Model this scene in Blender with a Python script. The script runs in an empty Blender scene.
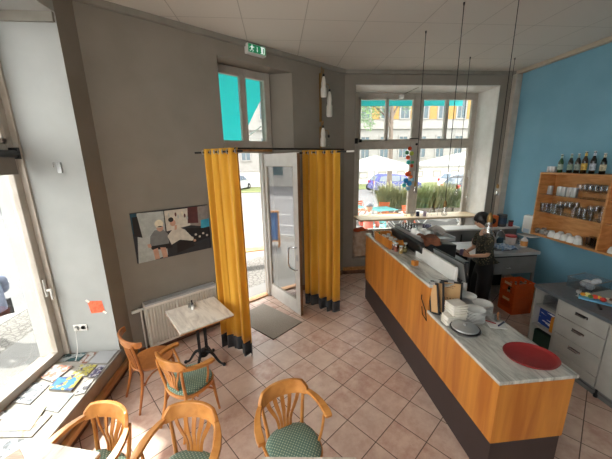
import bpy, bmesh, math, random
from mathutils import Vector, Matrix
random.seed(7)
PI = math.pi
sc = bpy.context.scene
COL = sc.collection
D = bpy.data

# ---------------------------------------------------------------- materials
def newmat(name):
    m = D.materials.new(name); m.use_nodes = True
    nt = m.node_tree; nt.nodes.clear()
    out = nt.nodes.new('ShaderNodeOutputMaterial')
    return m, nt, out
def node(nt, typ, **kw):
    n = nt.nodes.new(typ)
    for k, v in kw.items():
        if k in n.inputs.keys(): n.inputs[k].default_value = v
        else: setattr(n, k, v)
    return n
def srgb(r, g, b):
    f = lambda c: (c/255/12.92) if c/255 <= .04045 else ((c/255+.055)/1.055)**2.4
    return (f(r), f(g), f(b), 1)
def mix_rgb(nt, fac, a, b, mode='MIX'):
    n = nt.nodes.new('ShaderNodeMix'); n.data_type = 'RGBA'; n.blend_type = mode
    for s, v in ((0, fac), (6, a), (7, b)):
        if hasattr(v, 'links') or hasattr(v, 'is_linked'): nt.links.new(v, n.inputs[s])
        else: n.inputs[s].default_value = v
    return n.outputs[2]
def mat(name, c, rough=.6, c2=None, scale=6, stretch=(1, 1, 1), metal=0, bump=0, bscale=None, detail=4, spec=.5, sheen=0, trans=0, lo=.35, hi=.65, emit=None, coord='Object'):
    m, nt, out = newmat(name)
    p = node(nt, 'ShaderNodeBsdfPrincipled'); p.inputs['Roughness'].default_value = rough
    p.inputs['Metallic'].default_value = metal; p.inputs['Specular IOR Level'].default_value = spec
    p.inputs['Sheen Weight'].default_value = sheen
    nt.links.new(p.outputs[0], out.inputs[0])
    if c2 is None: c2 = tuple(x*.88 for x in c[:3])+(1,)
    tc = node(nt, 'ShaderNodeTexCoord'); mp = node(nt, 'ShaderNodeMapping'); mp.inputs['Scale'].default_value = stretch
    nt.links.new(tc.outputs[coord], mp.inputs[0])
    nz = node(nt, 'ShaderNodeTexNoise'); nz.inputs['Scale'].default_value = scale; nz.inputs['Detail'].default_value = detail
    nt.links.new(mp.outputs[0], nz.inputs['Vector'])
    mr = node(nt, 'ShaderNodeMapRange'); mr.inputs[1].default_value = lo; mr.inputs[2].default_value = hi
    nt.links.new(nz.outputs['Fac'], mr.inputs[0])
    nt.links.new(mix_rgb(nt, mr.outputs[0], c, c2), p.inputs['Base Color'])
    if bump:
        b = node(nt, 'ShaderNodeBump'); b.inputs['Strength'].default_value = bump; b.inputs['Distance'].default_value = .01
        src = nz
        if bscale:
            src = node(nt, 'ShaderNodeTexNoise'); src.inputs['Scale'].default_value = bscale; src.inputs['Detail'].default_value = 3
            nt.links.new(mp.outputs[0], src.inputs['Vector'])
        nt.links.new(src.outputs['Fac'], b.inputs['Height']); nt.links.new(b.outputs[0], p.inputs['Normal'])
    if emit:
        p.inputs['Emission Color'].default_value = emit[0]; p.inputs['Emission Strength'].default_value = emit[1]
    if trans:
        t = node(nt, 'ShaderNodeBsdfTranslucent'); ms = node(nt, 'ShaderNodeMixShader'); ms.inputs[0].default_value = trans
        t.inputs['Color'].default_value = c
        nt.links.new(p.outputs[0], ms.inputs[1]); nt.links.new(t.outputs[0], ms.inputs[2]); nt.links.new(ms.outputs[0], out.inputs[0])
    return m
def glassmat(name, tint=(1, 1, 1, 1), refl=1.0, base=.0, rough=.02, ior=1.5):
    m, nt, out = newmat(name)
    t = node(nt, 'ShaderNodeBsdfTransparent'); t.inputs[0].default_value = tint
    g = node(nt, 'ShaderNodeBsdfGlossy'); g.inputs['Roughness'].default_value = rough
    lw = node(nt, 'ShaderNodeLayerWeight'); lw.inputs['Blend'].default_value = .5
    pw = node(nt, 'ShaderNodeMath', operation='POWER'); pw.inputs[1].default_value = 4; nt.links.new(lw.outputs['Facing'], pw.inputs[0])
    ma = node(nt, 'ShaderNodeMath', operation='MULTIPLY_ADD', use_clamp=True); ma.inputs[1].default_value = refl; ma.inputs[2].default_value = base+.03
    nt.links.new(pw.outputs[0], ma.inputs[0])
    ms = node(nt, 'ShaderNodeMixShader'); nt.links.new(ma.outputs[0], ms.inputs[0])
    nt.links.new(t.outputs[0], ms.inputs[1]); nt.links.new(g.outputs[0], ms.inputs[2]); nt.links.new(ms.outputs[0], out.inputs[0])
    return m
def wood(name, c1, c2, scale=3, stretch=(8, 8, .6), rough=.4, bump=.05):
    m, nt, out = newmat(name)
    p = node(nt, 'ShaderNodeBsdfPrincipled'); p.inputs['Roughness'].default_value = rough
    nt.links.new(p.outputs[0], out.inputs[0])
    tc = node(nt, 'ShaderNodeTexCoord'); mp = node(nt, 'ShaderNodeMapping'); mp.inputs['Scale'].default_value = stretch
    nt.links.new(tc.outputs['Object'], mp.inputs[0])
    nz = node(nt, 'ShaderNodeTexNoise'); nz.inputs['Scale'].default_value = scale; nz.inputs['Detail'].default_value = 5; nz.inputs['Distortion'].default_value = .6
    nt.links.new(mp.outputs[0], nz.inputs['Vector'])
    mr = node(nt, 'ShaderNodeMapRange'); mr.inputs[1].default_value = .35; mr.inputs[2].default_value = .68
    nt.links.new(nz.outputs['Fac'], mr.inputs[0])
    nt.links.new(mix_rgb(nt, mr.outputs[0], c1, c2), p.inputs['Base Color'])
    b = node(nt, 'ShaderNodeBump'); b.inputs['Strength'].default_value = bump; b.inputs['Distance'].default_value = .005
    nt.links.new(nz.outputs['Fac'], b.inputs['Height']); nt.links.new(b.outputs[0], p.inputs['Normal'])
    return m

M = {}
M['wall_grey'] = mat('painted_wall_grey', srgb(143, 135, 125), .85, srgb(136, 129, 119), 2.5, bump=.08, bscale=60)
M['wall_light'] = mat('painted_wall_light', srgb(168, 170, 168), .85, srgb(160, 162, 160), 2.5, bump=.08, bscale=60)
M['wall_blue'] = mat('painted_wall_blue', srgb(122, 172, 194), .75, srgb(114, 164, 187), 1.8, bump=.08, bscale=60)
M['white_paint'] = mat('white_gloss_paint', srgb(225, 224, 220), .45, srgb(214, 212, 207), 5)
M['cream_paint'] = mat('aged_cream_paint', srgb(190, 182, 172), .5, srgb(178, 169, 157), 6)
M['crown'] = mat('crown_grey', srgb(144, 139, 130), .7)
M['crown_beige'] = mat('crown_beige', srgb(190, 178, 160), .7)
M['oak_trim'] = wood('oak_trim', srgb(196, 146, 92), srgb(166, 112, 62), 3, (6, 1, 6))
M['skirt'] = mat('brown_tile_skirting', srgb(96, 66, 52), .45, srgb(120, 86, 70), 8)
M['sillface'] = mat('sill_front_plaster', srgb(168, 150, 132), .8, srgb(152, 132, 112), 7)
M['beech'] = wood('bent_beech', srgb(208, 144, 76), srgb(178, 112, 50), 2.5, (3, 3, 3), .3)
M['beech_dark'] = wood('bent_beech_dark', srgb(176, 112, 58), srgb(140, 82, 38), 2.5, (3, 3, 3), .32)
M['counterwood'] = wood('alder_panel', srgb(206, 136, 58), srgb(172, 100, 36), 1.6, (6, 6, .5), .35)
M['shelfwood'] = wood('shelf_pine', srgb(212, 154, 96), srgb(184, 122, 68), 2, (2, 2, 8), .5)
M['black'] = mat('black_plinth', srgb(26, 24, 24), .5)
M['kick'] = mat('dark_brown_plinth', srgb(58, 46, 46), .45)
M['black_metal'] = mat('black_metal', srgb(22, 22, 24), .4, metal=.3)
M['black_plastic'] = mat('black_plastic', srgb(30, 31, 34), .4)
M['castiron'] = mat('cast_iron', srgb(38, 38, 40), .45, metal=.4)
M['steel'] = mat('brushed_steel', srgb(196, 197, 198), .32, metal=.7)
M['chrome'] = mat('chrome', srgb(215, 215, 218), .12, metal=1)
M['radwhite'] = mat('radiator_enamel', srgb(232, 226, 216), .35)
M['plate'] = mat('porcelain', srgb(232, 232, 230), .22)
M['napkin'] = mat('paper_napkin', srgb(236, 231, 222), .9, srgb(220, 213, 200), 12)
M['red'] = mat('red_tray_plastic', srgb(150, 40, 40), .45, srgb(140, 32, 34), 8)
M['orange_crate'] = mat('orange_crate_plastic', srgb(214, 84, 20), .5)
M['glass'] = glassmat('window_glass', (.97, .985, .98, 1), 1, .01)
M['door_glass'] = glassmat('door_glass', (.93, .95, .95, 1), 1.0, .24)
M['thin_glass'] = glassmat('drinking_glass', (.95, .96, .96, 1), .7, .04, .08)
M['bulb_glass'] = glassmat('bulb_glass', (.97, .97, .96, 1), 1.0, .22, .18)
M['clear_plastic'] = glassmat('clear_plastic', (.88, .92, .95, 1), 1.0, .20, .25)
M['brass'] = mat('aged_brass', srgb(150, 116, 66), .4, metal=.6)
M['darkcord'] = mat('dark_fabric_cord', srgb(40, 38, 38), .8)
M['canopy_white'] = mat('parasol_canvas', srgb(150, 150, 148), .9, srgb(142, 142, 140), 3, trans=.25)
M['teal'] = mat('teal_awning_canvas', srgb(70, 176, 176), .85, srgb(60, 166, 168), 2, trans=.55)
M['asphalt'] = mat('asphalt', srgb(90, 90, 92), .9, srgb(82, 82, 84), 1.5, bump=.2, bscale=80)
M['slab'] = mat('pavement_slab', srgb(104, 103, 101), .9, srgb(97, 96, 94), 1.2)
M['curb'] = mat('granite_curb', srgb(120, 120, 118), .85)
M['white_line'] = mat('road_paint', srgb(140, 140, 140), .8)
M['grass'] = mat('verge_grass', srgb(92, 104, 60), .95, srgb(110, 116, 74), 4)
M['leaf'] = mat('leaf_green', srgb(112, 128, 84), .7, srgb(140, 148, 106), 3, trans=.3)
M['leaf_pale'] = mat('leaf_pale', srgb(134, 138, 96), .7, srgb(154, 152, 112), 3, trans=.3)
M['bark'] = mat('bark', srgb(112, 100, 90), .95, srgb(92, 82, 72), 6, (1, 1, .3))
M['skin'] = mat('skin', srgb(226, 178, 150), .5, srgb(218, 166, 138), 6)
M['hair'] = mat('black_hair', srgb(24, 22, 22), .4, srgb(44, 40, 38), 40, (1, 1, .1))
M['trousers'] = mat('black_trousers', srgb(24, 24, 27), .85, srgb(32, 32, 36), 8)
M['paper'] = mat('white_paper', srgb(214, 214, 212), .8)
M['facade'] = mat('facade_render', srgb(138, 136, 132), .9, srgb(131, 129, 125), 1.5)
M['facade_yellow'] = mat('facade_yellow', srgb(146, 116, 66), .9)
M['facade_trim'] = mat('facade_trim', srgb(138, 136, 132), .85)
M['dark_pane'] = mat('house_pane', srgb(44, 60, 68), .15, srgb(58, 78, 84), 1.5)
M['carblue'] = mat('blue_car_paint', srgb(38, 46, 130), .25, spec=.8)
M['carsilver'] = mat('silver_car_paint', srgb(178, 182, 188), .3, metal=.3)
M['cardark'] = mat('dark_car_paint', srgb(60, 64, 72), .3)
M['tyre'] = mat('tyre_rubber', srgb(34, 34, 36), .8)

def fabric_pattern():
    m, nt, out = newmat('green_dotted_upholstery')
    p = node(nt, 'ShaderNodeBsdfPrincipled'); p.inputs['Roughness'].default_value = .85; p.inputs['Sheen Weight'].default_value = .3
    nt.links.new(p.outputs[0], out.inputs[0])
    tc = node(nt, 'ShaderNodeTexCoord'); mp = node(nt, 'ShaderNodeMapping'); mp.inputs['Rotation'].default_value = (0, 0, PI/4); mp.inputs['Scale'].default_value = (44, 44, 1)
    nt.links.new(tc.outputs['Object'], mp.inputs[0])
    v = node(nt, 'ShaderNodeTexVoronoi'); v.inputs['Scale'].default_value = 1; v.inputs['Randomness'].default_value = 0; v.voronoi_dimensions = '2D'
    nt.links.new(mp.outputs[0], v.inputs['Vector'])
    mr = node(nt, 'ShaderNodeMapRange'); mr.inputs[1].default_value = .22; mr.inputs[2].default_value = .32
    nt.links.new(v.outputs['Distance'], mr.inputs[0])
    nt.links.new(mix_rgb(nt, mr.outputs[0], srgb(164, 182, 158), srgb(92, 122, 108)), p.inputs['Base Color'])
    return m
M['uphol'] = fabric_pattern()
def shirt_pattern():
    m, nt, out = newmat('dark_patterned_shirt')
    p = node(nt, 'ShaderNodeBsdfPrincipled'); p.inputs['Roughness'].default_value = .85
    nt.links.new(p.outputs[0], out.inputs[0])
    tc = node(nt, 'ShaderNodeTexCoord')
    v = node(nt, 'ShaderNodeTexVoronoi'); v.inputs['Scale'].default_value = 42
    nt.links.new(tc.outputs['Object'], v.inputs['Vector'])
    mr = node(nt, 'ShaderNodeMapRange'); mr.inputs[1].default_value = .25; mr.inputs[2].default_value = .4
    nt.links.new(v.outputs['Distance'], mr.inputs[0])
    nt.links.new(mix_rgb(nt, mr.outputs[0], srgb(128, 116, 88), srgb(44, 44, 38)), p.inputs['Base Color'])
    return m
M['shirt'] = shirt_pattern()
def marble(name, c1, c2, rough=.25, scale=2.2, rot=.6):
    m, nt, out = newmat(name)
    p = node(nt, 'ShaderNodeBsdfPrincipled'); p.inputs['Roughness'].default_value = rough
    nt.links.new(p.outputs[0], out.inputs[0])
    tc = node(nt, 'ShaderNodeTexCoord'); mp = node(nt, 'ShaderNodeMapping'); mp.inputs['Rotation'].default_value = (0, 0, rot); mp.inputs['Scale'].default_value = (3.2, .7, 1)
    nt.links.new(tc.outputs['Object'], mp.inputs[0])
    nz = node(nt, 'ShaderNodeTexNoise'); nz.inputs['Scale'].default_value = scale; nz.inputs['Detail'].default_value = 9; nz.inputs['Roughness'].default_value = .65; nz.inputs['Distortion'].default_value = 1.6
    nt.links.new(mp.outputs[0], nz.inputs['Vector'])
    mr = node(nt, 'ShaderNodeMapRange'); mr.inputs[1].default_value = .42; mr.inputs[2].default_value = .66
    nt.links.new(nz.outputs['Fac'], mr.inputs[0])
    nt.links.new(mix_rgb(nt, mr.outputs[0], c1, c2), p.inputs['Base Color'])
    return m
M['marble'] = marble('grey_veined_marble', srgb(206, 204, 196), srgb(142, 140, 134), .22)
M['marble_pale'] = marble('pale_marble_tabletop', srgb(226, 218, 206), srgb(186, 176, 166), .25)
def floor_material():
    m, nt, out = newmat('terracotta_floor_tiles')
    p = node(nt, 'ShaderNodeBsdfPrincipled'); nt.links.new(p.outputs[0], out.inputs[0])
    uv = node(nt, 'ShaderNodeUVMap'); uv.uv_map = 'UVMap'
    sep = node(nt, 'ShaderNodeSeparateXYZ'); nt.links.new(uv.outputs[0], sep.inputs[0])
    def edge(s):
        fr = node(nt, 'ShaderNodeMath', operation='FRACT'); nt.links.new(s, fr.inputs[0])
        a = node(nt, 'ShaderNodeMath', operation='SUBTRACT'); a.inputs[0].default_value = 1; nt.links.new(fr.outputs[0], a.inputs[1])
        b = node(nt, 'ShaderNodeMath', operation='MINIMUM'); nt.links.new(fr.outputs[0], b.inputs[0]); nt.links.new(a.outputs[0], b.inputs[1])
        return b.outputs[0]
    mn = node(nt, 'ShaderNodeMath', operation='MINIMUM'); nt.links.new(edge(sep.outputs[0]), mn.inputs[0]); nt.links.new(edge(sep.outputs[1]), mn.inputs[1])
    gm = node(nt, 'ShaderNodeMapRange'); gm.inputs[1].default_value = .008; gm.inputs[2].default_value = .016
    nt.links.new(mn.outputs[0], gm.inputs[0])
    fl = node(nt, 'ShaderNodeVectorMath', operation='FLOOR'); nt.links.new(uv.outputs[0], fl.inputs[0])
    wn = node(nt, 'ShaderNodeTexWhiteNoise'); nt.links.new(fl.outputs[0], wn.inputs['Vector'])
    nz = node(nt, 'ShaderNodeTexNoise'); nz.inputs['Scale'].default_value = 2.2; nz.inputs['Detail'].default_value = 6; nz.inputs['Roughness'].default_value = .65
    ad = node(nt, 'ShaderNodeVectorMath', operation='MULTIPLY_ADD'); nt.links.new(wn.outputs['Color'], ad.inputs[0]); ad.inputs[1].default_value = (9, 9, 9); nt.links.new(uv.outputs[0], ad.inputs[2])
    nt.links.new(ad.outputs[0], nz.inputs['Vector'])
    m1 = node(nt, 'ShaderNodeMapRange'); m1.inputs[1].default_value = .35; m1.inputs[2].default_value = .65; nt.links.new(nz.outputs['Fac'], m1.inputs[0])
    c = mix_rgb(nt, m1.outputs[0], srgb(206, 172, 148), srgb(176, 128, 106))
    c = mix_rgb(nt, wn.outputs['Value'], c, srgb(198, 170, 150)); 
    w2 = node(nt, 'ShaderNodeMath', operation='MULTIPLY'); w2.inputs[1].default_value = .55; nt.links.new(wn.outputs['Value'], w2.inputs[0])
    nt.nodes.active = None
    c2 = mix_rgb(nt, w2.outputs[0], mix_rgb(nt, m1.outputs[0], srgb(212, 186, 170), srgb(180, 140, 124)), srgb(212, 194, 180))
    nt.links.new(mix_rgb(nt, gm.outputs[0], srgb(92, 76, 68), c2), p.inputs['Base Color'])
    ro = node(nt, 'ShaderNodeMapRange'); ro.inputs[3].default_value = .9; ro.inputs[4].default_value = .36; nt.links.new(gm.outputs[0], ro.inputs[0]); nt.links.new(ro.outputs[0], p.inputs['Roughness'])
    b = node(nt, 'ShaderNodeBump'); b.inputs['Strength'].default_value = .4; b.inputs['Distance'].default_value = .004; nt.links.new(gm.outputs[0], b.inputs['Height']); nt.links.new(b.outputs[0], p.inputs['Normal'])
    return m
M['floor'] = floor_material()
def ceiling_material():
    m, nt, out = newmat('ceiling_panels')
    p = node(nt, 'ShaderNodeBsdfPrincipled'); p.inputs['Roughness'].default_value = .85; nt.links.new(p.outputs[0], out.inputs[0])
    uv = node(nt, 'ShaderNodeUVMap'); uv.uv_map = 'UVMap'
    sep = node(nt, 'ShaderNodeSeparateXYZ'); nt.links.new(uv.outputs[0], sep.inputs[0])
    outs = []
    for s in (0, 1):
        fr = node(nt, 'ShaderNodeMath', operation='FRACT'); nt.links.new(sep.outputs[s], fr.inputs[0])
        a = node(nt, 'ShaderNodeMath', operation='SUBTRACT'); a.inputs[0].default_value = 1; nt.links.new(fr.outputs[0], a.inputs[1])
        b = node(nt, 'ShaderNodeMath', operation='MINIMUM'); nt.links.new(fr.outputs[0], b.inputs[0]); nt.links.new(a.outputs[0], b.inputs[1]); outs.append(b.outputs[0])
    mn = node(nt, 'ShaderNodeMath', operation='MINIMUM'); nt.links.new(outs[0], mn.inputs[0]); nt.links.new(outs[1], mn.inputs[1])
    gm = node(nt, 'ShaderNodeMapRange'); gm.inputs[1].default_value = .004; gm.inputs[2].default_value = .009; nt.links.new(mn.outputs[0], gm.inputs[0])
    nt.links.new(mix_rgb(nt, gm.outputs[0], srgb(176, 170, 162), srgb(212, 206, 198)), p.inputs['Base Color'])
    b = node(nt, 'ShaderNodeBump'); b.inputs['Strength'].default_value = .3; b.inputs['Distance'].default_value = .004; nt.links.new(gm.outputs[0], b.inputs['Height']); nt.links.new(b.outputs[0], p.inputs['Normal'])
    return m
M['ceiling'] = ceiling_material()
def cobble_material():
    m, nt, out = newmat('cobblestones')
    p = node(nt, 'ShaderNodeBsdfPrincipled'); p.inputs['Roughness'].default_value = .9; nt.links.new(p.outputs[0], out.inputs[0])
    tc = node(nt, 'ShaderNodeTexCoord')
    v = node(nt, 'ShaderNodeTexVoronoi'); v.feature = 'DISTANCE_TO_EDGE'; v.inputs['Scale'].default_value = 10; nt.links.new(tc.outputs['Object'], v.inputs['Vector'])
    mr = node(nt, 'ShaderNodeMapRange'); mr.inputs[1].default_value = .02; mr.inputs[2].default_value = .12; nt.links.new(v.outputs['Distance'], mr.inputs[0])
    nt.links.new(mix_rgb(nt, mr.outputs[0], srgb(64, 61, 58), srgb(98, 96, 92)), p.inputs['Base Color'])
    return m
M['cobble'] = cobble_material()
def curtain_mat():
    m = mat('mustard_curtain_cloth', srgb(228, 174, 56), .85, srgb(212, 156, 40), 4, (1, 1, .4), bump=.1, bscale=90, trans=.32, sheen=.2)
    return m
M['curtain'] = curtain_mat()
M['hem'] = mat('dark_hem_cloth', srgb(62, 64, 68), .9)
M['doormat'] = mat('grey_doormat', srgb(168, 157, 146), .95, srgb(142, 132, 122), 90, bump=.6, bscale=120)
def printed(name, base, inks, scale=14, seed=0.0, thr=.52):
    """paper printed with blotchy pictures and rows of text"""
    m, nt, out = newmat(name)
    p = node(nt, 'ShaderNodeBsdfPrincipled'); p.inputs['Roughness'].default_value = .45; nt.links.new(p.outputs[0], out.inputs[0])
    tc = node(nt, 'ShaderNodeTexCoord'); c = base
    for k, ink in enumerate(inks):
        mp = node(nt, 'ShaderNodeMapping'); mp.inputs['Location'].default_value = (seed+k*3.7, seed*1.3, k); nt.links.new(tc.outputs['Object'], mp.inputs[0])
        nz = node(nt, 'ShaderNodeTexNoise'); nz.inputs['Scale'].default_value = scale*(1+.6*k); nz.inputs['Detail'].default_value = 3; nt.links.new(mp.outputs[0], nz.inputs['Vector'])
        mr = node(nt, 'ShaderNodeMapRange'); mr.inputs[1].default_value = thr+.03*k; mr.inputs[2].default_value = thr+.04+.03*k; nt.links.new(nz.outputs['Fac'], mr.inputs[0])
        c = mix_rgb(nt, mr.outputs[0], c, ink)
    if hasattr(c, 'is_linked'): nt.links.new(c, p.inputs['Base Color'])
    else: p.inputs['Base Color'].default_value = c
    return m

# ---------------------------------------------------------------- mesh helpers
class MB:
    def __init__(s): s.v = []; s.f = []; s.mi = []; s.cur = 0; s.weld = False
    def add(s, vs, fs):
        n = len(s.v); s.v += [tuple(v) for v in vs]
        for f in fs: s.f.append(tuple(i+n for i in f)); s.mi.append(s.cur)
        return s
    def box(s, x0, x1, y0, y1, z0, z1, T=None):
        vs = [Vector((x, y, z)) for z in (z0, z1) for x, y in ((x0, y0), (x1, y0), (x1, y1), (x0, y1))]
        if T: vs = [T @ v for v in vs]
        return s.add(vs, [(3, 2, 1, 0), (4, 5, 6, 7), (0, 1, 5, 4), (1, 2, 6, 5), (2, 3, 7, 6), (3, 0, 4, 7)])
    def quadprism(s, q, z0, z1):
        n = len(q); a = 0
        for i in range(n): a += q[i][0]*q[(i+1) % n][1]-q[(i+1) % n][0]*q[i][1]
        if a < 0: q = q[::-1]
        vs = [(x, y, z0) for x, y in q]+[(x, y, z1) for x, y in q]
        return s.add(vs, [tuple(range(n))[::-1], tuple(range(n, 2*n))]+[(i, (i+1) % n, n+(i+1) % n, n+i) for i in range(n)])
    def tube(s, pts, r, n=8, caps=True):
        pts = [Vector(p) for p in pts]; m = len(pts)
        rs = r if isinstance(r, (list, tuple)) else [r]*m
        vs = []; t0 = (pts[1]-pts[0]).normalized()
        u = t0.orthogonal().normalized()
        for i, p in enumerate(pts):
            t = (pts[min(i+1, m-1)]-pts[max(i-1, 0)]).normalized()
            u = (u-t*u.dot(t)).normalized(); w = t.cross(u)
            for k in range(n):
                a = 2*PI*k/n; vs.append(p+(u*math.cos(a)+w*math.sin(a))*rs[i])
        fs = [(i*n+k, i*n+(k+1) % n, (i+1)*n+(k+1) % n, (i+1)*n+k) for i in range(m-1) for k in range(n)]
        if caps: fs += [tuple(range(n))[::-1], tuple(range((m-1)*n, m*n))]
        return s.add(vs, fs)
    def sweep(s, pts, wdt, thk, up=(0, 0, 1), closed=False):
        """rectangular section along pts: wdt across (horizontal normal), thk along up"""
        pts = [Vector(p) for p in pts]; m = len(pts); up = Vector(up)
        W = wdt if isinstance(wdt, (list, tuple)) else [wdt]*m
        H = thk if isinstance(thk, (list, tuple)) else [thk]*m
        vs = []
        for i, p in enumerate(pts):
            t = (pts[min(i+1, m-1)]-pts[max(i-1, 0)]).normalized()
            a = t.cross(up).normalized(); b = a.cross(t).normalized()
            w, h = W[i]/2, H[i]/2; c = .25*min(w, h)
            for x, y in ((-w+c, -h), (w-c, -h), (w, -h+c), (w, h-c), (w-c, h), (-w+c, h), (-w, h-c), (-w, -h+c)): vs.append(p+a*x+b*y)
        n = 8
        fs = [(i*n+k, i*n+(k+1) % n, (i+1)*n+(k+1) % n, (i+1)*n+k) for i in range(m-1) for k in range(n)]
        fs += [tuple(range(n))[::-1], tuple(range((m-1)*n, m*n))]
        return s.add(vs, fs)
    def lathe(s, prof, c=(0, 0, 0), n=20, T=None, sx=1, sy=1):
        """prof: (r,z) list bottom to top"""
        vs = []; c = Vector(c)
        for r, z in prof:
            for k in range(n):
                a = 2*PI*k/n; v = Vector((r*math.cos(a)*sx, r*math.sin(a)*sy, z))
                vs.append((T @ v if T else v)+c)
        m = len(prof)
        fs = [(i*n+k, i*n+(k+1) % n, (i+1)*n+(k+1) % n, (i+1)*n+k) for i in range(m-1) for k in range(n)]
        if prof[0][0] > 1e-6: fs.append(tuple(range(n))[::-1])
        if prof[-1][0] > 1e-6: fs.append(tuple(range((m-1)*n, m*n)))
        return s.add(vs, fs)
    def ball(s, c, r, n=14, sz=1, sx=1, sy=1):
        prof = [(max(r*math.sin(PI*i/(n//2)), 1e-4), -r*math.cos(PI*i/(n//2))*sz) for i in range(n//2+1)]
        return s.lathe(prof, c, n, None, sx, sy)
    def grid(s, P, nu, nv):
        """P(u,v)->point"""
        s.weld = True
        vs = [P(i/nu, j/nv) for j in range(nv+1) for i in range(nu+1)]
        return s.add(vs, [(j*(nu+1)+i, j*(nu+1)+i+1, (j+1)*(nu+1)+i+1, (j+1)*(nu+1)+i) for j in range(nv) for i in range(nu)])
    def build(s, name, m, parent=None, smooth=True, bevel=0, loc=None, solid=0, uv=None, ang=35):
        me = D.meshes.new(name); me.from_pydata(s.v, [], s.f); me.update()
        ms = m if isinstance(m, (list, tuple)) else [m]
        for k in ms: me.materials.append(k)
        for p, mi in zip(me.polygons, s.mi): p.material_index = mi
        bm = bmesh.new(); bm.from_mesh(me)
        if s.weld: bmesh.ops.remove_doubles(bm, verts=bm.verts, dist=1e-5)
        if not solid: bmesh.ops.recalc_face_normals(bm, faces=bm.faces)
        bm.to_mesh(me); bm.free()
        if smooth:
            for p in me.polygons: p.use_smooth = True
            me.set_sharp_from_angle(angle=math.radians(ang))
        if uv:
            l = me.uv_layers.new(name='UVMap')
            for p in me.polygons:
                for li in p.loop_indices:
                    co = me.vertices[me.loops[li].vertex_index].co; l.data[li].uv = uv(co)
        o = D.objects.new(name, me); COL.objects.link(o)
        if parent: o.parent = parent
        if loc: o.location = loc
        if bevel:
            b = o.modifiers.new('Bevel', 'BEVEL'); b.width = bevel; b.segments = 2; b.limit_method = 'ANGLE'
        if solid:
            b = o.modifiers.new('Solidify', 'SOLIDIFY'); b.thickness = solid; b.offset = 0
        return o
def tag(o, label=None, cat=None, group=None, kind=None):
    if label: o['label'] = label
    if cat: o['category'] = cat
    if group: o['group'] = group
    if kind: o['kind'] = kind
    return o
def thing(name, label, cat, loc=(0, 0, 0), rz=0, group=None):
    o = D.objects.new(name, None); COL.objects.link(o); o.location = loc; o.rotation_euler = (0, 0, rz); o.empty_display_size = .1
    return tag(o, label, cat, group)
def copy_tree(o, loc=None, rz=None, label=None, group=None, parent=None):
    c = o.copy(); COL.objects.link(c)
    if parent: c.parent = parent
    if loc is not None: c.location = loc
    if rz is not None: c.rotation_euler = (0, 0, rz)
    if label: c['label'] = label
    if group: c['group'] = group
    for ch in list(o.children): copy_tree(ch, parent=c)
    return c
def struct(o): o['kind'] = 'structure'; return o
def bz(p0, p1, p2, p3, n=8):
    P = [Vector(p) for p in (p0, p1, p2, p3)]; r = []
    for i in range(n+1):
        t = i/n; r.append(P[0]*(1-t)**3+P[1]*3*t*(1-t)**2+P[2]*3*t*t*(1-t)+P[3]*t**3)
    return r
def text_obj(name, body, size, m, parent, loc, rot, extrude=.0008):
    cu = D.curves.new(name, 'FONT'); cu.body = body; cu.size = size; cu.extrude = extrude; cu.align_x = 'CENTER'; cu.align_y = 'CENTER'
    cu.materials.append(m)
    t = D.objects.new(name, cu); COL.objects.link(t); t.parent = parent; t.location = loc; t.rotation_euler = rot
    return t

# ---------------------------------------------------------------- frames of the room
ZC = 4.298
B = Vector((1.411, 6.151, 0)); A36 = math.radians(36)
d1 = Vector((math.cos(A36), math.sin(A36), 0)); n1 = Vector((-math.sin(A36), math.cos(A36), 0))
T1 = Matrix(((d1.x, n1.x, 0, B.x), (d1.y, n1.y, 0, B.y), (0, 0, 1, 0), (0, 0, 0, 1)))  # local (s, n, z) -> world
def W1(s, n, z=0): return B+d1*s+n1*n+Vector((0, 0, z))
XB = 5.10      # blue wall
X0 = -2.033    # wall with the shop window
YW = 6.151     # far wall
YR = 3.34      # end of the shop window niche
# ================================================================ ROOM SHELL
E1 = Vector((0.785, 0.620)); G0 = Vector((-0.219, 3.400)); TS = 1/3
def fuv(co):
    v = Vector((co.x, co.y))-G0; return (v.dot(E1)/TS+40, v.dot(Vector((E1.y, -E1.x)))/TS+40)
fl = MB().quadprism([(-2.9, -3.6), (5.6, -3.6), (5.6, 6.3), (1.3, 6.3), tuple(W1(-1.0, .42).xy), tuple(W1(-3.0, .42).xy), (-2.3, 3.9), (-2.9, 3.9)], -.15, 0)
struct(fl.build('floor', M['floor'], uv=fuv, smooth=False))
ce = MB().quadprism([(-3.0, -3.6), (5.7, -3.6), (5.7, 7.0), (1.0, 7.0), tuple(W1(-4.6, .7).xy), (-3.0, 3.6)], ZC, ZC+.15)
struct(ce.build('ceiling', M['ceiling'], uv=lambda c: ((c.x-.42)/.78+20, (c.y-4.11)/.65+20), smooth=False))

# wall with the door, at 45 degrees
w = MB()
def sn(l): return [tuple(W1(s, n).xy) for s, n in l]
w.quadprism(sn([(-4.257, 0), (-2.70, 0), (-2.69, .36), (-2.69, .6), (-4.45, .6)]), 0, ZC)
w.quadprism(sn([(-1.36, 0), (0, 0), (.22, .6), (-1.62, .6), (-1.62, .36)]), 0, ZC)
w.quadprism(sn([(-2.70, 0), (-1.36, 0), (-1.62, .36), (-1.62, .6), (-2.69, .6), (-2.69, .36)]), 4.03, ZC)
struct(w.build('wall_door', M['wall_grey'], smooth=False))
w = MB(); e4 = W1(-4.45, .6)
w.quadprism([(X0, YR), (X0, 3.648), (e4.x, e4.y), (-2.95, 3.9), (-2.95, YR)], 0, ZC)
pier = struct(w.build('wall_left_pier', [M['wall_light'], M['wall_grey']], smooth=False))
for p in pier.data.polygons: p.material_index = 1 if p.normal.x > .9 else 0
w = MB().box(-2.95, X0, -3.6, YR, 3.985, ZC).box(-2.95, X0, -3.6, -2.8, .33, 3.985)
struct(w.build('wall_left', M['wall_light'], smooth=False))
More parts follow.
